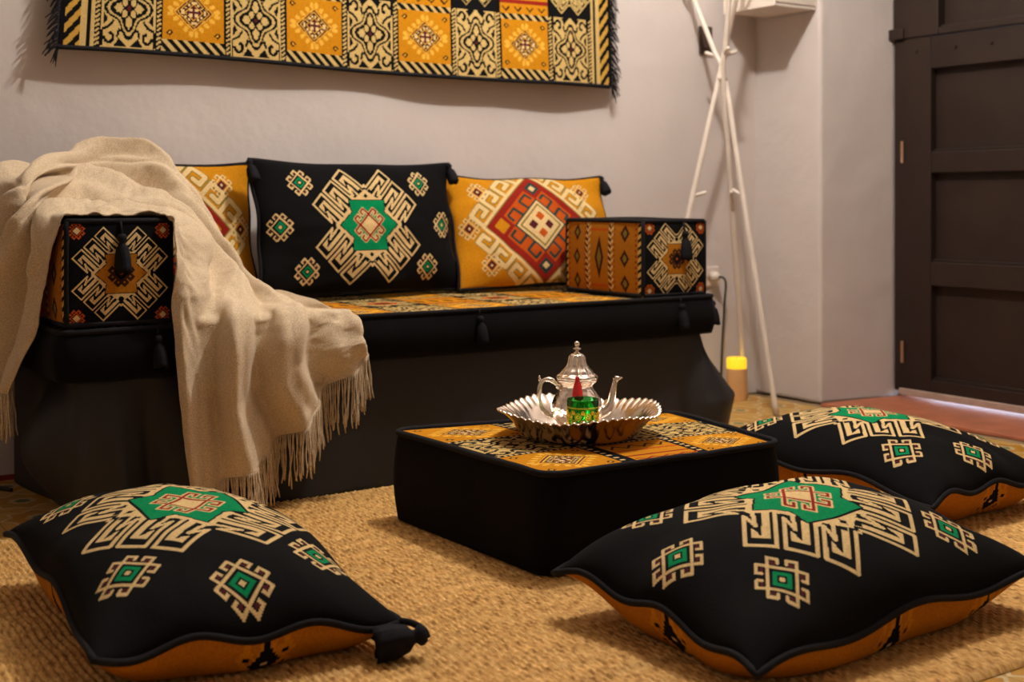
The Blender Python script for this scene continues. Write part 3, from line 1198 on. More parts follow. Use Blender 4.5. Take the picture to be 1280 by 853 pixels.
def make_arm(label, x0, x1, y0, y1, z0, z1, tx):
    w_, d_, h_ = x1 - x0, y1 - y0, z1 - z0
    root = thing('arm_cushion', label, 'cushion', ((x0 + x1) / 2, (y0 + y1) / 2, z0), group='square block arm cushions on the sofa ends')
    fc = arm_front_cloth(w_, h_)
    sc = arm_side_cloth(d_, h_)
    r = .012

    def face(name, cloth, fn, lab):
        u = np.linspace(-1, 1, cloth.nx + 1)
        v = np.linspace(-1, 1, cloth.ny + 1)
        U, Vv = np.meshgrid(u, v)
        bul = .010 * np.maximum((1 - U * U) * (1 - Vv * Vv), 0) ** .5
        P = fn(U, Vv, bul)
        o = mesh_np(name, np.stack(P, -1).reshape(-1, 3), grid_faces(cloth.nx, cloth.ny), M_WOVEN, root, colors=cloth.img)
        o['label'] = lab
        return o
    zf = lambda V_: h_ / 2 + V_ * (h_ / 2)
    face('front_panel', fc, lambda U, V_, b: (U * w_ / 2, -d_ / 2 - b, zf(V_)), 'black square end with cream meander medallion')
    face('back_panel', fc, lambda U, V_, b: (-U * w_ / 2, d_ / 2 + b, zf(V_)), 'black square end with cream meander medallion')
    face('side_panel', sc, lambda U, V_, b: (-w_ / 2 - b, -U * d_ / 2, zf(V_)), 'mustard kilim striped side')
    face('side_panel', sc, lambda U, V_, b: (w_ / 2 + b, U * d_ / 2, zf(V_)), 'mustard kilim striped side')
    U, V_ = np.meshgrid(np.linspace(-1, 1, 20), np.linspace(-1, 1, 28))
    b = .010 * np.maximum((1 - U * U) * (1 - V_ * V_), 0) ** .5
    mesh_np('top_panel', np.stack([U * w_ / 2, V_ * d_ / 2, h_ + b], -1).reshape(-1, 3), grid_faces(19, 27), M_VELVET, root)
    mesh_np('bottom_panel', np.stack([U * w_ / 2, V_ * d_ / 2, 0 * U], -1).reshape(-1, 3), grid_faces(19, 27)[:, ::-1], M_VELVET, root)
    # black cord on every edge
    for zz in (.006, h_):
        o2 = rounded_rect(-w_ / 2, w_ / 2, -d_ / 2, d_ / 2, .012, 4, 90)
        Vt, Ft = tube_arrays(np.concatenate([o2, np.full((90, 1), zz)], 1), .0062, 8, True)
        mesh_np('piping', Vt, Ft, M_CORD, root)
    for sx in (-1, 1):
        for sy in (-1, 1):
            MB().tube([(sx * (w_ / 2 - .002), sy * (d_ / 2 - .002), z) for z in np.linspace(.006, h_, 8)], .006, 8).build('piping', M_CORD, root, smooth=True)
    mb = MB()
    mb.tube([(tx, -d_ / 2 - .004, h_), (tx, -d_ / 2 - .012, h_ - .03)], .003, 6)
    tassel_mesh(mb, (tx, -d_ / 2 - .013, h_ - .026), (0.02, -.06, -1), .085, .016, seed=60)
    mb.build('tassel', M_TASSEL, root, smooth=True)['label'] = 'black thread tassel'
    return root


make_arm('square block arm cushion half covered by the cream throw', .668, .892, 2.69, 3.03, .432, .655, 0.0)
make_arm('square block arm cushion with uncovered mustard striped side beside the coat rack', 2.222, 2.452, 2.70, 3.06, .428, .640, .028)

# ------------------------------------------------------------------ back cushions
BL2 = black_cushion_cloth(.66, .375, .174, .019)
MU2 = mustard_cushion_cloth(.57, .365)
plain = lambda z0: (lambda u, v: z0 + .008 * np.sin(u * 6 + 1) * np.abs(v) ** 4 + .006 * np.sin(v * 7) * np.abs(u) ** 4)


def lean(o, a, b, z, yaw, l):
    ex = Vector((math.cos(yaw), math.sin(yaw), 0))
    nh = Vector((-math.sin(yaw), math.cos(yaw), 0))
    ey = nh * math.cos(l) + Vector((0, 0, 1)) * math.sin(l)
    en = ex.cross(ey)
    m = Matrix((ex, ey, en)).transposed().to_4x4()
    m.translation = (a, b, z)
    o.matrix_world = m


blackback = Cloth(-.3, .3, -.2, .2, .01, BLACK)
mustback = Cloth(-.3, .3, -.2, .2, .01, MUST)
c = make_cushion('back_cushion', 'black back cushion with green star medallion leaning between two mustard cushions', BL2, .66, .375, .062, .04, plain(0), 'cushions leaning on the wall', False, 41, ((-1, 1, (.10, -1, .22)), (1, 1, (.05, -1, .25))), blackback)
lean(c, 1.590, 3.185, .621, .10, 1.40)
c = make_cushion('back_cushion', 'mustard back cushion with red diamond fully in view next to the arm cushion', MU2, .57, .365, .060, .035, plain(0), 'cushions leaning on the wall', False, 51, ((1, 1, (.08, -1, .12)),), mustback)
lean(c, 2.190, 3.195, .602, -.10, 1.18)
c = make_cushion('back_cushion', 'mustard back cushion half hidden beneath the cream throw', mustard_cushion_cloth(.52, .37), .52, .37, .050, .035, plain(0), 'cushions leaning on the wall', False, 61, (), mustback)
lean(c, 1.040, 3.225, .616, .04, 1.40)

# ------------------------------------------------------------------ cream throw
NET = [
    [(0.927, 2.66, 0.067), (1.003, 2.645, 0.106), (1.121, 2.64, 0.167), (1.22, 2.64, 0.257), (1.335, 2.65, 0.36)],
    [(0.905, 2.66, 0.25), (0.99, 2.635, 0.263), (1.09, 2.63, 0.3), (1.196, 2.63, 0.346), (1.329, 2.645, 0.391)],
    [(0.884, 2.655, 0.432), (0.986, 2.65, 0.446), (1.098, 2.65, 0.449), (1.215, 2.65, 0.447), (1.328, 2.66, 0.426)],
    [(0.884, 2.655, 0.553), (1.018, 2.76, 0.518), (1.122, 2.78, 0.504), (1.208, 2.77, 0.488), (1.277, 2.74, 0.468)],
    [(0.884, 2.66, 0.650), (1.011, 2.82, 0.607), (1.087, 2.92, 0.565), (1.163, 2.96, 0.532), (1.245, 2.98, 0.502)],
    [(0.857, 2.69, 0.668), (0.936, 2.85, 0.678), (1.008, 2.98, 0.681), (1.083, 3.05, 0.664), (1.16, 3.06, 0.598)],
    [(0.771, 2.69, 0.669), (0.853, 2.88, 0.691), (0.926, 3.03, 0.729), (1.015, 3.12, 0.76), (1.094, 3.14, 0.751)],
    [(0.697, 2.69, 0.668), (0.772, 2.88, 0.690), (0.846, 3.05, 0.748), (0.936, 3.16, 0.80), (1.02, 3.2, 0.820)],
    [(0.650, 2.70, 0.650), (0.678, 2.85, 0.685), (0.739, 3.03, 0.747), (0.812, 3.15, 0.80), (0.883, 3.22, 0.828)],
    [(0.640, 2.755, 0.545), (0.625, 2.8, 0.632), (0.63, 2.852, 0.717), (0.66, 2.95, 0.78), (0.757, 3.20, 0.819)],
    [(0.628, 2.785, 0.435), (0.60, 2.866, 0.526), (0.59, 2.914, 0.612), (0.59, 2.99, 0.691), (0.58, 3.123, 0.719)],
    [(0.59, 2.865, 0.30), (0.58, 2.922, 0.303), (0.57, 3.02, 0.298), (0.565, 3.12, 0.293), (0.56, 3.24, 0.284)],
]


def drape(G, steps=22, iters=14, hold=.10):
    """let the laid cloth settle: stretch, shear and bend links, gravity, sofa as obstacle"""
    P = G.copy()
    G0 = G.copy()
    nu, nv = P.shape[:2]
    w_ = np.ones((nu, nv, 1))
    uu = np.linspace(0, 11, nu)[:, None] * np.ones((1, nv))
    vv = np.linspace(0, 1, nv)[None, :] * np.ones((nu, 1))
    pin = ((vv < .05) & (uu > 1.6) & (uu < 7.6)) | ((vv > .93) & (uu > 6.6) & (uu < 9.2)) | ((vv > .9) & (uu > 9.2))
    w_[pin] = 0
    S = [(slice(0, -1), slice(None), slice(1, None), slice(None), 1.0), (slice(None), slice(0, -1), slice(None), slice(1, None), 1.0),
         (slice(0, -1), slice(0, -1), slice(1, None), slice(1, None), .6), (slice(0, -1), slice(1, None), slice(1, None), slice(0, -1), .6),
         (slice(0, -3), slice(None), slice(3, None), slice(None), .22), (slice(None), slice(0, -3), slice(None), slice(3, None), .12)]
    rest = [np.linalg.norm(P[c_, d_] - P[a_, b_], axis=2)[..., None] for a_, b_, c_, d_, k in S]
    vel = np.zeros_like(P)
    dt = .016
    for st in range(steps):
        old = P.copy()
        vel[..., 2] -= 9.8 * dt
        P = P + vel * dt * w_
        for it in range(iters):
            acc = np.zeros_like(P)
            cnt = np.full(P.shape[:2] + (1,), 1e-9)
            for (a_, b_, c_, d_, k), r0 in zip(S, rest):
                pa, pb = P[a_, b_], P[c_, d_]
                wa, wb = w_[a_, b_], w_[c_, d_]
                dl = pb - pa
                ln = np.linalg.norm(dl, axis=2)[..., None] + 1e-9
                cr = dl * ((ln - r0) / ln * k / (wa + wb + 1e-9))
                acc[a_, b_] += cr * wa
                acc[c_, d_] -= cr * wb
                cnt[a_, b_] += 1
                cnt[c_, d_] += 1
            P = P + acc / cnt * 1.5
        P = P + (G0 - P) * hold
        P, hit = keep_out(P)
        vel = (P - old) / dt * .93
        vel[hit] *= .25
    return P


def keep_out(P):
    """push points out of the seat, arm cushion, leaning cushion, skirt, wall and floor"""
    x, y, z = P[..., 0].copy(), P[..., 1].copy(), P[..., 2].copy()
    hit = np.zeros(x.shape, bool)
    for x0, x1, y0, y1, z0, z1 in ((.648, 3.0, 2.664, 3.4, .30, .440), (.655, .904, 2.676, 3.045, .40, .669), (.69, 2.5, 2.690, 3.4, -1, .33)):
        ins = (x > x0) & (x < x1) & (y > y0) & (y < y1) & (z > z0) & (z < z1)
        px, pr, py, pz = x - x0, x1 - x, y - y0, z1 - z
        mn = np.minimum(np.minimum(px, pr), np.minimum(py, pz))
        x = np.where(ins & (mn == px), x0, np.where(ins & (mn == pr), x1, x))
        y = np.where(ins & (mn == py), y0, y)
        z = np.where(ins & (mn == pz), z1, z)
        hit |= ins
    # leaning mustard cushion: slab whose face recedes upwards
    face = 3.118 + (z - .44) * .15 + .05 * ((x - 1.04) / .26) ** 2
    ins = (x > .78) & (x < 1.30) & (y > face) & (z < .808)
    pz = .808 - z
    up_ = ins & (pz < y - face)
    z = np.where(up_, .808, z)
    y = np.where(ins & ~up_, face, y)
    hit |= ins
    y = np.minimum(y, 3.285)
    z = np.maximum(z, .012)
    return np.stack([x, y, z], -1), hit


def make_throw():
    nu, nv = 132, 84
    G = catmull(np.array(NET), nu + 1)
    G = catmull(G.transpose(1, 0, 2), nv + 1).transpose(1, 0, 2)       # (nu+1, nv+1, 3)
    u = np.linspace(0, 11, nu + 1)[:, None] * np.ones((1, nv + 1))
    v = np.linspace(0, 1, nv + 1)[None, :] * np.ones((nu + 1, 1))

    def normals(G):
        du = np.gradient(G, axis=0)
        dv = np.gradient(G, axis=1)
        n = np.cross(dv, du)
        n /= np.linalg.norm(n, axis=2)[..., None] + 1e-9
        return n if n[10, nv // 2, 1] < 0 else -n
    N_ = normals(G)
    sm = lambda a, b, x: np.clip((x - a) / (b - a), 0, 1) ** 2 * (3 - 2 * np.clip((x - a) / (b - a), 0, 1))
    drop = 1 - sm(1.6, 3.2, u)
    up = sm(2.2, 4, u) * (1 - sm(8.8, 10, u))
    left = sm(8.5, 10, u)
    wv = v + .06 * vnoise(u * .7 + 3, v * 2, 71)
    d = drop * (.030 * np.sin(2 * math.pi * (3.4 * wv + .12)) + .010 * np.sin(2 * math.pi * (7.3 * wv + .1 * u)))
    e = v * 4.2 + .5 * np.sin(u * .55 + 1) + .9 * vnoise(u * .5, v * 2.5, 72)
    d += up * (.026 * np.sin(e * 4.4) + .012 * np.sin(e * 8.7 + u * .35)) * (.3 + .7 * sm(0, .25, v))
    d += left * (.024 * np.sin(2 * math.pi * (3.7 * wv)) + .008 * np.sin(2 * math.pi * 8 * wv))
    d *= np.minimum(1, v / .10)
    d += np.minimum(1, v / .10) * .030 * vnoise(u * 1.1, v * 6, 73) + .012 * vnoise(u * 2.6, v * 12, 74)
    G, _ = keep_out(G + N_ * d[..., None])
    G = drape(G)
    # refine, soften, add fine crumple
    G = catmull(G, 2 * nu + 1)
    G = catmull(G.transpose(1, 0, 2), 2 * nv + 1).transpose(1, 0, 2)
    nu, nv = 2 * nu, 2 * nv
    for _ in range(3):
        Gm = G.copy()
        Gm[1:-1, 1:-1] = (G[:-2, 1:-1] + G[2:, 1:-1] + G[1:-1, :-2] + G[1:-1, 2:]) / 4
        G = .5 * G + .5 * Gm
    u = np.linspace(0, 11, nu + 1)[:, None] * np.ones((1, nv + 1))
    v = np.linspace(0, 1, nv + 1)[None, :] * np.ones((nu + 1, 1))
    G = G + normals(G)[...] * (.0045 * vnoise(u * 5, v * 20, 75) + .002 * vnoise(u * 11, v * 44, 76))[..., None]
    root = thing('throw_blanket', 'cream woven throw with fringed ends draped over the sofa corner', 'blanket', (.9, 2.9, .43))
    off = np.array([.9, 2.9, .43])
    o = mesh_np('cloth', (G - off).reshape(-1, 3), grid_faces(nv, nu), M_THROW, root)
    m = o.modifiers.new('thick', 'SOLIDIFY')
    m.thickness = .003
    m.offset = 0
    # fringe strands
    for end, n_, ln in ((0, 190, .118), (-1, 120, .10)):
        mb = MB()
        hem = G[end]
        idx = np.linspace(0, nv, n_)
        rg = np.random.default_rng(80 + end)
        for t in idx:
            i = min(int(t), nv - 1)
            p = hem[i] + (hem[i + 1] - hem[i]) * (t - i)
            l_ = ln * rg.uniform(.8, 1.1)
            l_ = min(l_, p[2] - .010)
            if l_ < .015:
                continue
            sw = rg.normal(size=3) * .007
            k = np.linspace(0, 1, 9)[:, None]
            wob = np.stack([np.sin(k[:, 0] * 9 + rg.random() * 6), np.cos(k[:, 0] * 8 + rg.random() * 6), 0 * k[:, 0]], 1) * .002 * k
            path = p - off + np.array([0, -.001, .002]) + k * np.array([sw[0], -abs(sw[1]) * .6 if end == 0 else sw[1] * .5, -l_]) + wob
            rr = .0017 * (1 + .25 * np.sin(k[:, 0] * 30))
            mb.tube(path, rr, 5)
        f = mb.build('fringe', M_THROW, root, smooth=True)
        f['kind'] = 'stuff'
        f['label'] = 'hanging cream thread fringe'


make_throw()

# ------------------------------------------------------------------ pouf table
PQ = np.array([(1.287, 2.425), (1.312, 1.865), (1.890, 1.850), (1.955, 2.265)])
PZ = .198
pc = PQ.mean(0)
pouf = thing('pouf_table', 'low square black velvet pouf with kilim patterned top carrying the silver tray', 'table', (pc[0], pc[1], RUG))


def quad_pt(s, t):
    """s left->right, t front->back in 0..1"""
    bl, fl_, fr, br = PQ
    s = np.asarray(s)[..., None]
    t = np.asarray(t)[..., None]
    return (fl_ * (1 - s) + fr * s) * (1 - t) + (bl * (1 - s) + br * s) * t


def pouf_cloth():
    cl = Cloth(0, .6, 0, .6, .003, BLACK)
    mustard_cell(cl, .012, .19, .012, .19)
    mustard_cell(cl, .012, .19, .40, .588)
    mustard_cell(cl, .41, .588, .012, .19)
    mustard_cell(cl, .41, .588, .40, .588)
    floral_cell(cl, .012, .19, .205, .385)
    floral_cell(cl, .21, .40, .40, .588)
    floral_cell(cl, .21, .40, .205, .385)
    floral_cell(cl, .41, .588, .205, .385)
    cl.rect(.225, .385, .012, .19, MUST)
    cl.rect(.225, .385, .05, .06, RED)
    cl.rect(.225, .385, .10, .11, ORANGE)
    for i in range(4):
        cl.stroke([(.235 + i * .04, .13), (.255 + i * .04, .16), (.275 + i * .04, .13)], .006, BROWN)
        cl.stroke([(.235 + i * .04, .03), (.255 + i * .04, .02), (.275 + i * .04, .03)], .006, RED)
    for x in (.20, .40):
        for i in range(24):
            cl.rect(x - .006, x + .006, i * .025 + .005, i * .025 + .014, CREAM)
    for y in (.197, .392):
        chain_n = 46
        for i in range(chain_n):
            cl.rect(i * .013, i * .013 + .006, y - .004, y + .004, CREAM)
    return cl


pcl = pouf_cloth()
S_, T_ = np.meshgrid(np.linspace(.01, .99, pcl.nx + 1), np.linspace(.01, .99, pcl.ny + 1))
RC = .075
sx_, tx_ = np.clip(S_, RC, 1 - RC), np.clip(T_, RC, 1 - RC)
ds, dt_ = S_ - sx_, T_ - tx_
ln_ = np.maximum(np.hypot(ds, dt_), 1e-9)
kk = np.minimum(1, (RC - .008) / ln_)
S2, T2 = sx_ + ds * kk, tx_ + dt_ * kk
XY = quad_pt(S2, T2) - pc
Zp = PZ - RUG + .006 * (4 * S_ * (1 - S_) * 4 * T_ * (1 - T_)) ** .5
mesh_np('top_panel', np.concatenate([XY, Zp[..., None]], -1).reshape(-1, 3), grid_faces(pcl.nx, pcl.ny), M_WOVEN, pouf, colors=pcl.img)['label'] = 'mustard and black kilim patterned top'
edge = rounded_rect(0, 1, 0, 1, .075, 8, 220)
pol = quad_pt(edge[:, 0], edge[:, 1]) - pc
_, top = slab_band('side_band', pol, 0.0, PZ - RUG, lambda x, y: .003 * vnoise(x * 14 + 5, y * 14 + 2, 91), .010, M_VELVET, pouf)
Vt, Ft = tube_arrays(np.concatenate([pol, top[:, None] + .001], 1), .0065, 8, True)
mesh_np('piping', Vt, Ft, M_CORD, pouf)['label'] = 'black corded edge'

# ------------------------------------------------------------------ silver tray
TZ = PZ + .008
def make_tray():
    root = thing('serving_tray', 'square fluted silver tray with scalloped rim on the pouf', 'tray', (1.574, 2.122, TZ), (0, 0, R(-8)))
    root.scale = (.93, .93, 1)
    n = 56 * 8
    th = np.arange(n) * 2 * math.pi / n
    # squarish outline with corners on the axes
    p = 1.75
    base = 1 / (np.abs(np.cos(th)) ** p + np.abs(np.sin(th)) ** p) ** (1 / p)
    fl_ = np.cos(th * 56 + 6 * 0)
    corner = np.maximum(np.abs(np.cos(th)), np.abs(np.sin(th))) ** 8
    prof = [(.0, .002, 0), (.055, .002, 0), (.126, .0025, 0), (.134, .004, .2), (.145, .013, .7), (.156, .026, 1), (.170, .038, 1), (.186, .047, 1), (.190, .0485, 1)]
    rows = []
    for r, z, k in prof:
        rr = r * base * (1 + .012 * k * fl_)
        zz = z + k * .0022 * fl_ + k * .012 * corner * (r / .19)
        rows.append(np.stack([rr * np.cos(th), rr * np.sin(th), zz], 1))
    rows[0] = np.stack([.002 * np.cos(th), .002 * np.sin(th), np.full(n, .002)], 1)
    o = mesh_np('dish', np.concatenate(rows), grid_faces(n, len(rows) - 1, True), M_SILVER, root)
    m = o.modifiers.new('thick', 'SOLIDIFY')
    m.thickness = .002
    m.offset = -1
    Vt, Ft = tube_arrays(rows[-1], .0016, 6, True)
    mesh_np('rim', Vt, Ft, M_SILVER, root)
    return root


make_tray()

# ------------------------------------------------------------------ teapot
def make_teapot():
    root = thing('teapot', 'silver Moroccan teapot with tall domed lid and red tassel on the tray', 'teapot', (1.590, 2.152, TZ + .0035), (0, 0, R(-30)))
    root.scale = (.95, .95, .955)
    body = [(.0, .004), (.030, .004), (.034, .0), (.036, .004), (.036, .008), (.046, .018), (.055, .032), (.0585, .046), (.057, .060), (.051, .074), (.043, .086), (.037, .094), (.0355, .100), (.038, .104), (.043, .108), (.0455, .112), (.0455, .115), (.040, .116), (.0, .116)]
    body = catmull(np.array(body), 70)
    MB().lathe(body, 48, lambda k, th: (.012 * np.cos(th * 12) * np.exp(-((body[k, 1] - .055) / .03) ** 2))).build('body', M_ENGRAVED, root, smooth=True)
    lid = [(.046, .116), (.0475, .119), (.045, .123), (.037, .127), (.033, .133), (.026, .140), (.0215, .147), (.0195, .156), (.0180, .164), (.0145, .169), (.008, .172), (.005, .175), (.0, .1755)]
    lid = catmull(np.array(lid), 50)
    lo = MB().lathe(lid, 96, lambda k, th: .055 * np.cos(th * 12) * np.clip((lid[k, 1] - .121) / .006, 0, 1) * np.clip((.171 - lid[k, 1]) / .006, 0, 1)).build('lid', M_SILVER, root, smooth=True)
    fin = [(.0, .172), (.0045, .173), (.004, .177), (.003, .179), (.009, .181), (.010, .183), (.004, .185), (.003, .187), (.0055, .189), (.0065, .193), (.0055, .197), (.0, .199)]
    MB().lathe(fin, 24).build('finial', M_SILVER, lo, smooth=True)
    # spout on +x side
    P = catmull(np.array([(.050, 0, .040), (.066, 0, .046), (.076, 0, .060), (.080, 0, .080), (.084, 0, .100), (.088, 0, .114)]), 26)
    rr = np.interp(np.linspace(0, 1, 26), [0, .15, .4, .8, .95, 1], [.016, .014, .010, .0068, .0065, .009])
    mb = MB()
    mb.tube(P, rr, 14)
    mb.tube([(.086, 0, .114), (.094, 0, .1155), (.103, 0, .1165)], [.0075, .0045, .0015], 10)
    mb.build('spout', M_SILVER, root, smooth=True)
    # handle
    P = catmull(np.array([(-.040, 0, .098), (-.050, 0, .108), (-.062, 0, .114), (-.075, 0, .112), (-.083, 0, .100), (-.085, 0, .080), (-.082, 0, .060), (-.074, 0, .044), (-.060, 0, .034), (-.052, 0, .034)]), 40)
    rr = .0042 + .0016 * np.sin(np.linspace(0, 3 * math.pi, 40)) ** 2
    mb = MB()
    mb.tube(P, rr, 10)
    mb.tube([(-.081, 0, .110), (-.085, 0, .118), (-.084, 0, .123)], [.004, .003, .001], 8)
    mb.build('handle', M_SILVER, root, smooth=True)
    for x, z, rad in ((-.041, .098, .007), (-.055, .034, .006)):
        MB().lathe([(0, -rad), (rad * .8, -rad * .6), (rad, 0), (rad * .8, rad * .6), (0, rad)], 12, center=(x, 0, z)).build('handle_mount', M_SILVER, root, smooth=True)
    # red tassel hangs from the lid towards the room
    a = R(265)
    d = np.array([math.cos(a), math.sin(a)])
    mb = MB()
    q = lambda r, z: (d[0] * r, d[1] * r, z)
    mb.tube([q(.0048, .178), q(.020, .158), q(.034, .140), q(.049, .126)], .0012, 6)
    mb.build('tassel_cord', mat('gold_thread', (190, 150, 90), .5, var=.2), root, smooth=True)
    mb = MB()
    prof = [(0, .0), (.004, .001), (.0055, .006), (.0045, .009), (.0075, .018), (.0105, .036), (.0125, .055), (.010, .056), (.0, .055)]
    P = []
    m = 24
    thn = np.arange(m) * 2 * math.pi / m
    for i, (r, s) in enumerate(prof):
        j = 1 + (.09 * np.cos(thn * 12) if i > 3 else 0)
        c0 = np.array(q(.0505 + .012 * (s / .055), .128 - s))
        P += [c0 + np.array([r * jj * math.cos(t), r * jj * math.sin(t), 0]) for t, jj in zip(thn, np.broadcast_to(j, m))]
    mb.add(P, grid_faces(m, len(prof) - 1, True))
    mb.build('tassel', M_RED, root, smooth=True)['label'] = 'bright red silk tassel'


make_teapot()

# ------------------------------------------------------------------ green tea glass
def make_glass():
    root = thing('tea_glass', 'small green tea glass with gilded lattice standing before the teapot', 'glass', (1.531, 2.052, TZ + .0045))
    m, nt, N, L, P = node_mat('green_glass')
    P.inputs['Base Color'].default_value = (.10, .80, .22, 1)
    P.inputs['Transmission Weight'].default_value = 1
    P.inputs['Roughness'].default_value = .04
    P.inputs['IOR'].default_value = 1.3
    out = [(.0, .0), (.029, .0), (.0305, .002), (.0315, .04), (.0325, .0835), (.0318, .084), (.0310, .0835), (.0300, .04), (.0290, .006), (.0, .005)]
    MB().lathe(out, 64).build('cup', m, root, smooth=True)
    gold = mat('gilding', (226, 176, 40), .35, .75, var=.15, scale=300)
    mb = MB()
    n, z0, z1 = 10, .012, .064

    def on(th, z):
        r = .0307 + (z / .084) * .002 + .0004
        return (r * math.cos(th), r * math.sin(th), z)
    g = MB()
    for k in range(n):
        c0 = 2 * math.pi * k / n
        w_ = 2 * math.pi / n * .5
        for (a, zc, s) in ((0, .052, .8), (w_, .038, .8), (0, .024, .8), (w_, .060, .45), (w_, .016, .45)):
            for ring, rad in ((0, 1.0), (1, .45)):
                pts = [on(c0 + a + w_ * .8 * s * rad * math.cos(q), zc + .0078 * s * 1.15 * rad * math.sin(q)) for q in np.linspace(0, 2 * math.pi, 11)[:-1]]
                Vt, Ft = tube_arrays(pts, .0009 if ring == 0 else .0014, 5, True)
                g.add(Vt, Ft)
    for z in (.068, .070, .008):
        Vt, Ft = tube_arrays([on(q, z) for q in np.linspace(0, 2 * math.pi, 49)[:-1]], .0006, 5, True)
        g.add(Vt, Ft)
    o = g.build('gilding', gold, root, smooth=True)
    o['label'] = 'gold lattice ornament'
    Vt, Ft = tube_arrays([(.0318 * math.cos(q), .0318 * math.sin(q), .084) for q in np.linspace(0, 2 * math.pi, 65)[:-1]], .0009, 6, True)
    mesh_np('rim', Vt, Ft, m, root)


make_glass()

# ------------------------------------------------------------------ rug on the wall
def make_wall_rug():
    x0, x1, z0, H = .790, 2.565, 1.085, .60
    L = x1 - x0
    root = thing('wall_rug', 'kilim runner with mustard and cream squares hung on the white wall', 'rug', (x0, WB, z0))
    cl = kilim_cloth(L, H, .0032, 9, .205, .085)
    X, Zz = np.meshgrid(np.linspace(0, L, cl.nx + 1), np.linspace(0, H, cl.ny + 1))
    y = -.024 - .026 * (1 - Zz / H) - .010 * np.sin(X * 5.2 + .6) * (1 - Zz / H) - .004 * np.sin(X * 13) * (1 - Zz / H)
    # lower edge tilts and sags a little, the left side leans out
    zz = Zz - .016 * (X / L) - .008 * np.sin(math.pi * X / L) * 0 + .004 * np.sin(X * 4.4)
    xx = X + .05 * (Zz / H) * np.clip(1 - X / .5, 0, 1)
    P = np.stack([xx, y, zz], -1).reshape(-1, 3)
    o = mesh_np('weave', P, grid_faces(cl.nx, cl.ny), M_WOVEN, root, colors=cl.img)
    m = o.modifiers.new('thick', 'SOLIDIFY')
    m.thickness = .006
    m.offset = -1
    G = P.reshape(cl.ny + 1, cl.nx + 1, 3)
    Vt, Ft = tube_arrays(G[0, ::6], .006, 6)
    mesh_np('binding', Vt, Ft, M_CORD, root)['label'] = 'black bound lower edge'
    for col, sg in ((0, -1), (-1, 1)):
        mb = MB()
        rg = np.random.default_rng(5 + sg)
        for s in np.linspace(0, 1, 110):
            p = G[int(s * cl.ny), col]
            ln = rg.uniform(.022, .042)
            k = np.linspace(0, 1, 5)[:, None]
            path = p + k * np.array([sg * ln * rg.uniform(.5, 1), rg.uniform(-.006, .002), 0]) - k ** 1.6 * np.array([0, 0, ln * rg.uniform(.5, 1.3)])
            mb.tube(path, np.linspace(.0028, .0012, 5), 5)
        for i in range(5):
            p = G[0, col]
            k = np.linspace(0, 1, 6)[:, None]
            mb.tube(p + k * np.array([sg * rg.uniform(0, .02), 0, -rg.uniform(.03, .055)]), np.linspace(.003, .001, 6), 5)
        f = mb.build('fringe', M_TASSEL, root, smooth=True)
        f['kind'] = 'stuff'
        f['label'] = 'shaggy black side fringe'


make_wall_rug()

# ------------------------------------------------------------------ coat rack
def make_rack():
    C0 = np.array([2.92, 3.13, 1.11])
    root = thing('coat_rack', 'slim white coat rack of three crossed poles with pegs in the corner', 'coat rack', (C0[0], C0[1], 0))
    c0 = np.array([0, 0, 1.11])
    legs = [((.04, -.21), (-.023, .119)), ((-.265, .086), (.058, -.019)), ((.226, .124), (-.035, -.065))]
    pegs = [[(.30, (.1, -.05, .02)), (.80, None)], [(.35, None)], [(.30, None)]]
    for i, (f, t) in enumerate(legs):
        off = .012 * np.array([math.cos(i * 2.1), math.sin(i * 2.1), 0])
        foot = np.array([f[0], f[1], 0.004])
        top = c0 + off + np.array([t[0] * 1.4, t[1] * 1.4, .26 * 1.4])
        mid = c0 + off
        pts = [foot, foot * .75 + mid * .25, foot * .5 + mid * .5, foot * .25 + mid * .75, mid, mid * .75 + top * .25, mid * .5 + top * .5, top]
        P = catmull(np.array(pts), 40)
        mb = MB()
        mb.tube(P, np.linspace(.0095, .0085, 40), 12)
        pole = mb.build('pole', M_WHITE, root, smooth=True)

        def peg(p, d, ln=.045):
            d = np.array(d, float)
            d /= np.linalg.norm(d)
            MB().tube([p, p + d * ln * .9, p + d * ln], [.0065, .0065, .004], 10).build('peg', M_WHITE, pole, smooth=True)
        out = np.array([f[0], f[1], 0])
        pl = foot * .36 + mid * .64
        peg(pl, -out / np.linalg.norm(out) + np.array([.1, -.3, .35]), .05)
        o2 = np.array([t[0], t[1], 0])
        pu = mid * .55 + top * .45 if i else mid * .58 + top * .42
        peg(mid + (top - mid) * .21, o2 / np.linalg.norm(o2) + np.array([0, 0, .35]), .05)
        peg(mid + (top - mid) * .8, o2 / np.linalg.norm(o2) + np.array([0, 0, .35]), .05)
    MB().lathe([(0, -.012), (.014, -.010), (.018, 0), (.014, .010), (0, .012)], 16, center=(0, 0, 1.11)).build('hub', M_WHITE, root, smooth=True)


make_rack()

# ------------------------------------------------------------------ small things in the corner
bx = thing('wall_cabinet', 'white meter box fixed in the wall corner above the coat rack', 'cabinet', (WR, 3.14, 1.352))
MB().box(-.195, -.002, -.115, .125, .012, .34).build('body', M_WHITE, bx, bevel=.004)
MB().box(-.207, -.197, -.119, .129, .0, .345).build('door', M_WHITE, bx, bevel=.002)
MB().box(-.194, -.004, -.112, .122, .002, .011).build('base_plate', M_WHITE, bx)

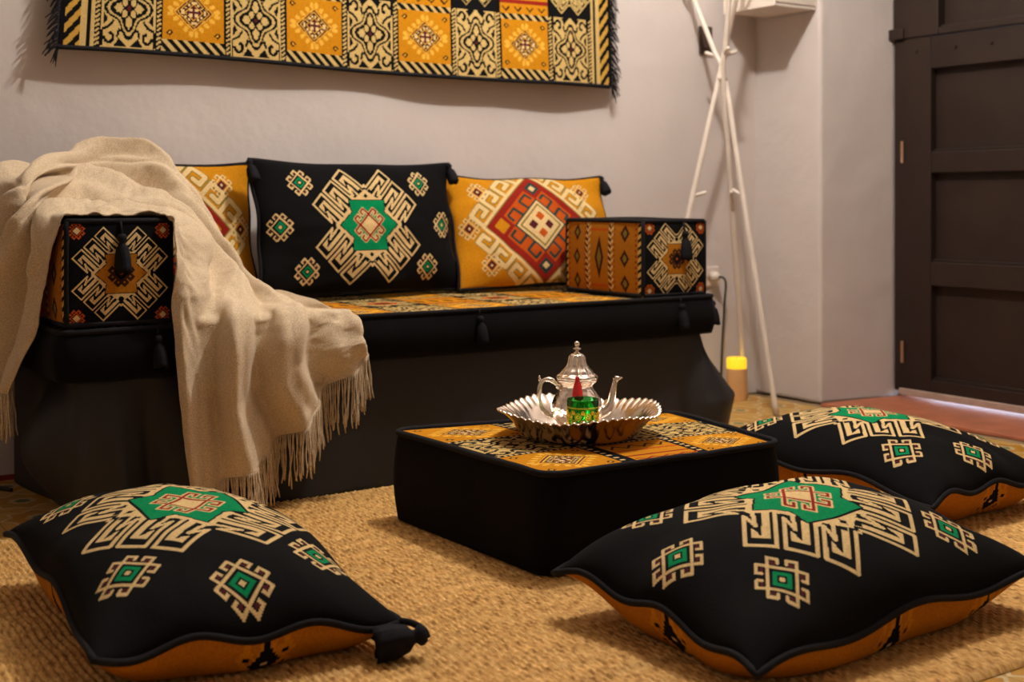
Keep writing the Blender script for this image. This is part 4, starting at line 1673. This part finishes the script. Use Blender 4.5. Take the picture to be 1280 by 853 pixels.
sw = thing('light_switch', 'small dark brown switch plate on the wall behind the coat rack', 'switch', (3.012, WB - .006, 1.262))
MB().box(-.030, .030, -.004, .004, -.050, .050).build('plate', M_DARKP, sw, bevel=.004)
MB().box(-.016, .016, -.009, -.004, -.028, .028).build('rocker', M_DARKP, sw, bevel=.002)


def candle():
    root = thing('wax_candle', 'thick wax candle glowing yellow at the top on the floor by the corner', 'candle', (3.075, 3.225, 0.0))
    m = mat('pale_wax', (226, 176, 120), .5, var=.05)
    m2, nt, N, L, P = node_mat('lit_wax')
    P.inputs['Base Color'].default_value = (*lin(240, 200, 40), 1)
    P.inputs['Emission Color'].default_value = (1, .62, .02, 1)
    P.inputs['Emission Strength'].default_value = .75
    MB().lathe([(0, 0), (.034, 0), (.035, .003), (.035, .112)], 32).build('wax', m, root, smooth=True)
    MB().lathe([(.035, .112), (.035, .144), (.032, .149), (.026, .148), (.012, .142), (0, .141)], 32).build('glowing_top', m2, root, smooth=True)['label'] = 'glowing yellow candle top'
    MB().tube([(0, 0, .140), (.001, 0, .150)], .0012, 6).build('wick', M_CABLE, root)


candle()

pl = thing('power_plug', 'white plug in its wall socket with a dark cable running down beside the sofa end', 'plug', (3.035, WB - .014, .43))
MB().box(-.035, .035, .002, .011, -.035, .035).build('socket_plate', M_WHITE, pl, bevel=.003)
MB().lathe([(0, 0), (.018, 0), (.018, .02), (.012, .032), (0, .034)], 16).build('plug_body', M_WHITE, pl, smooth=True).rotation_euler = (math.pi / 2, 0, 0)
cp = catmull(np.array([(0, -.034, 0), (.012, -.046, -.004), (.032, -.036, -.03), (.042, -.018, -.10), (.036, -.012, -.25), (.030, -.010, -.38), (.0, -.012, -.4255), (-.12, -.02, -.4255)]), 50)
MB().tube(cp, .004, 8).build('cable', M_CABLE, pl, smooth=True)
cc = catmull(np.array([(.45, 3.23, .005), (.60, 3.225, .005), (.64, 3.21, .005), (.66, 3.17, .005)]), 30)
o = MB().tube(cc, .005, 8).build('extension_lead', M_CABLE, None, smooth=True)
tag(o, 'black cord lying on the tiles beside the sofa foot', 'cord')
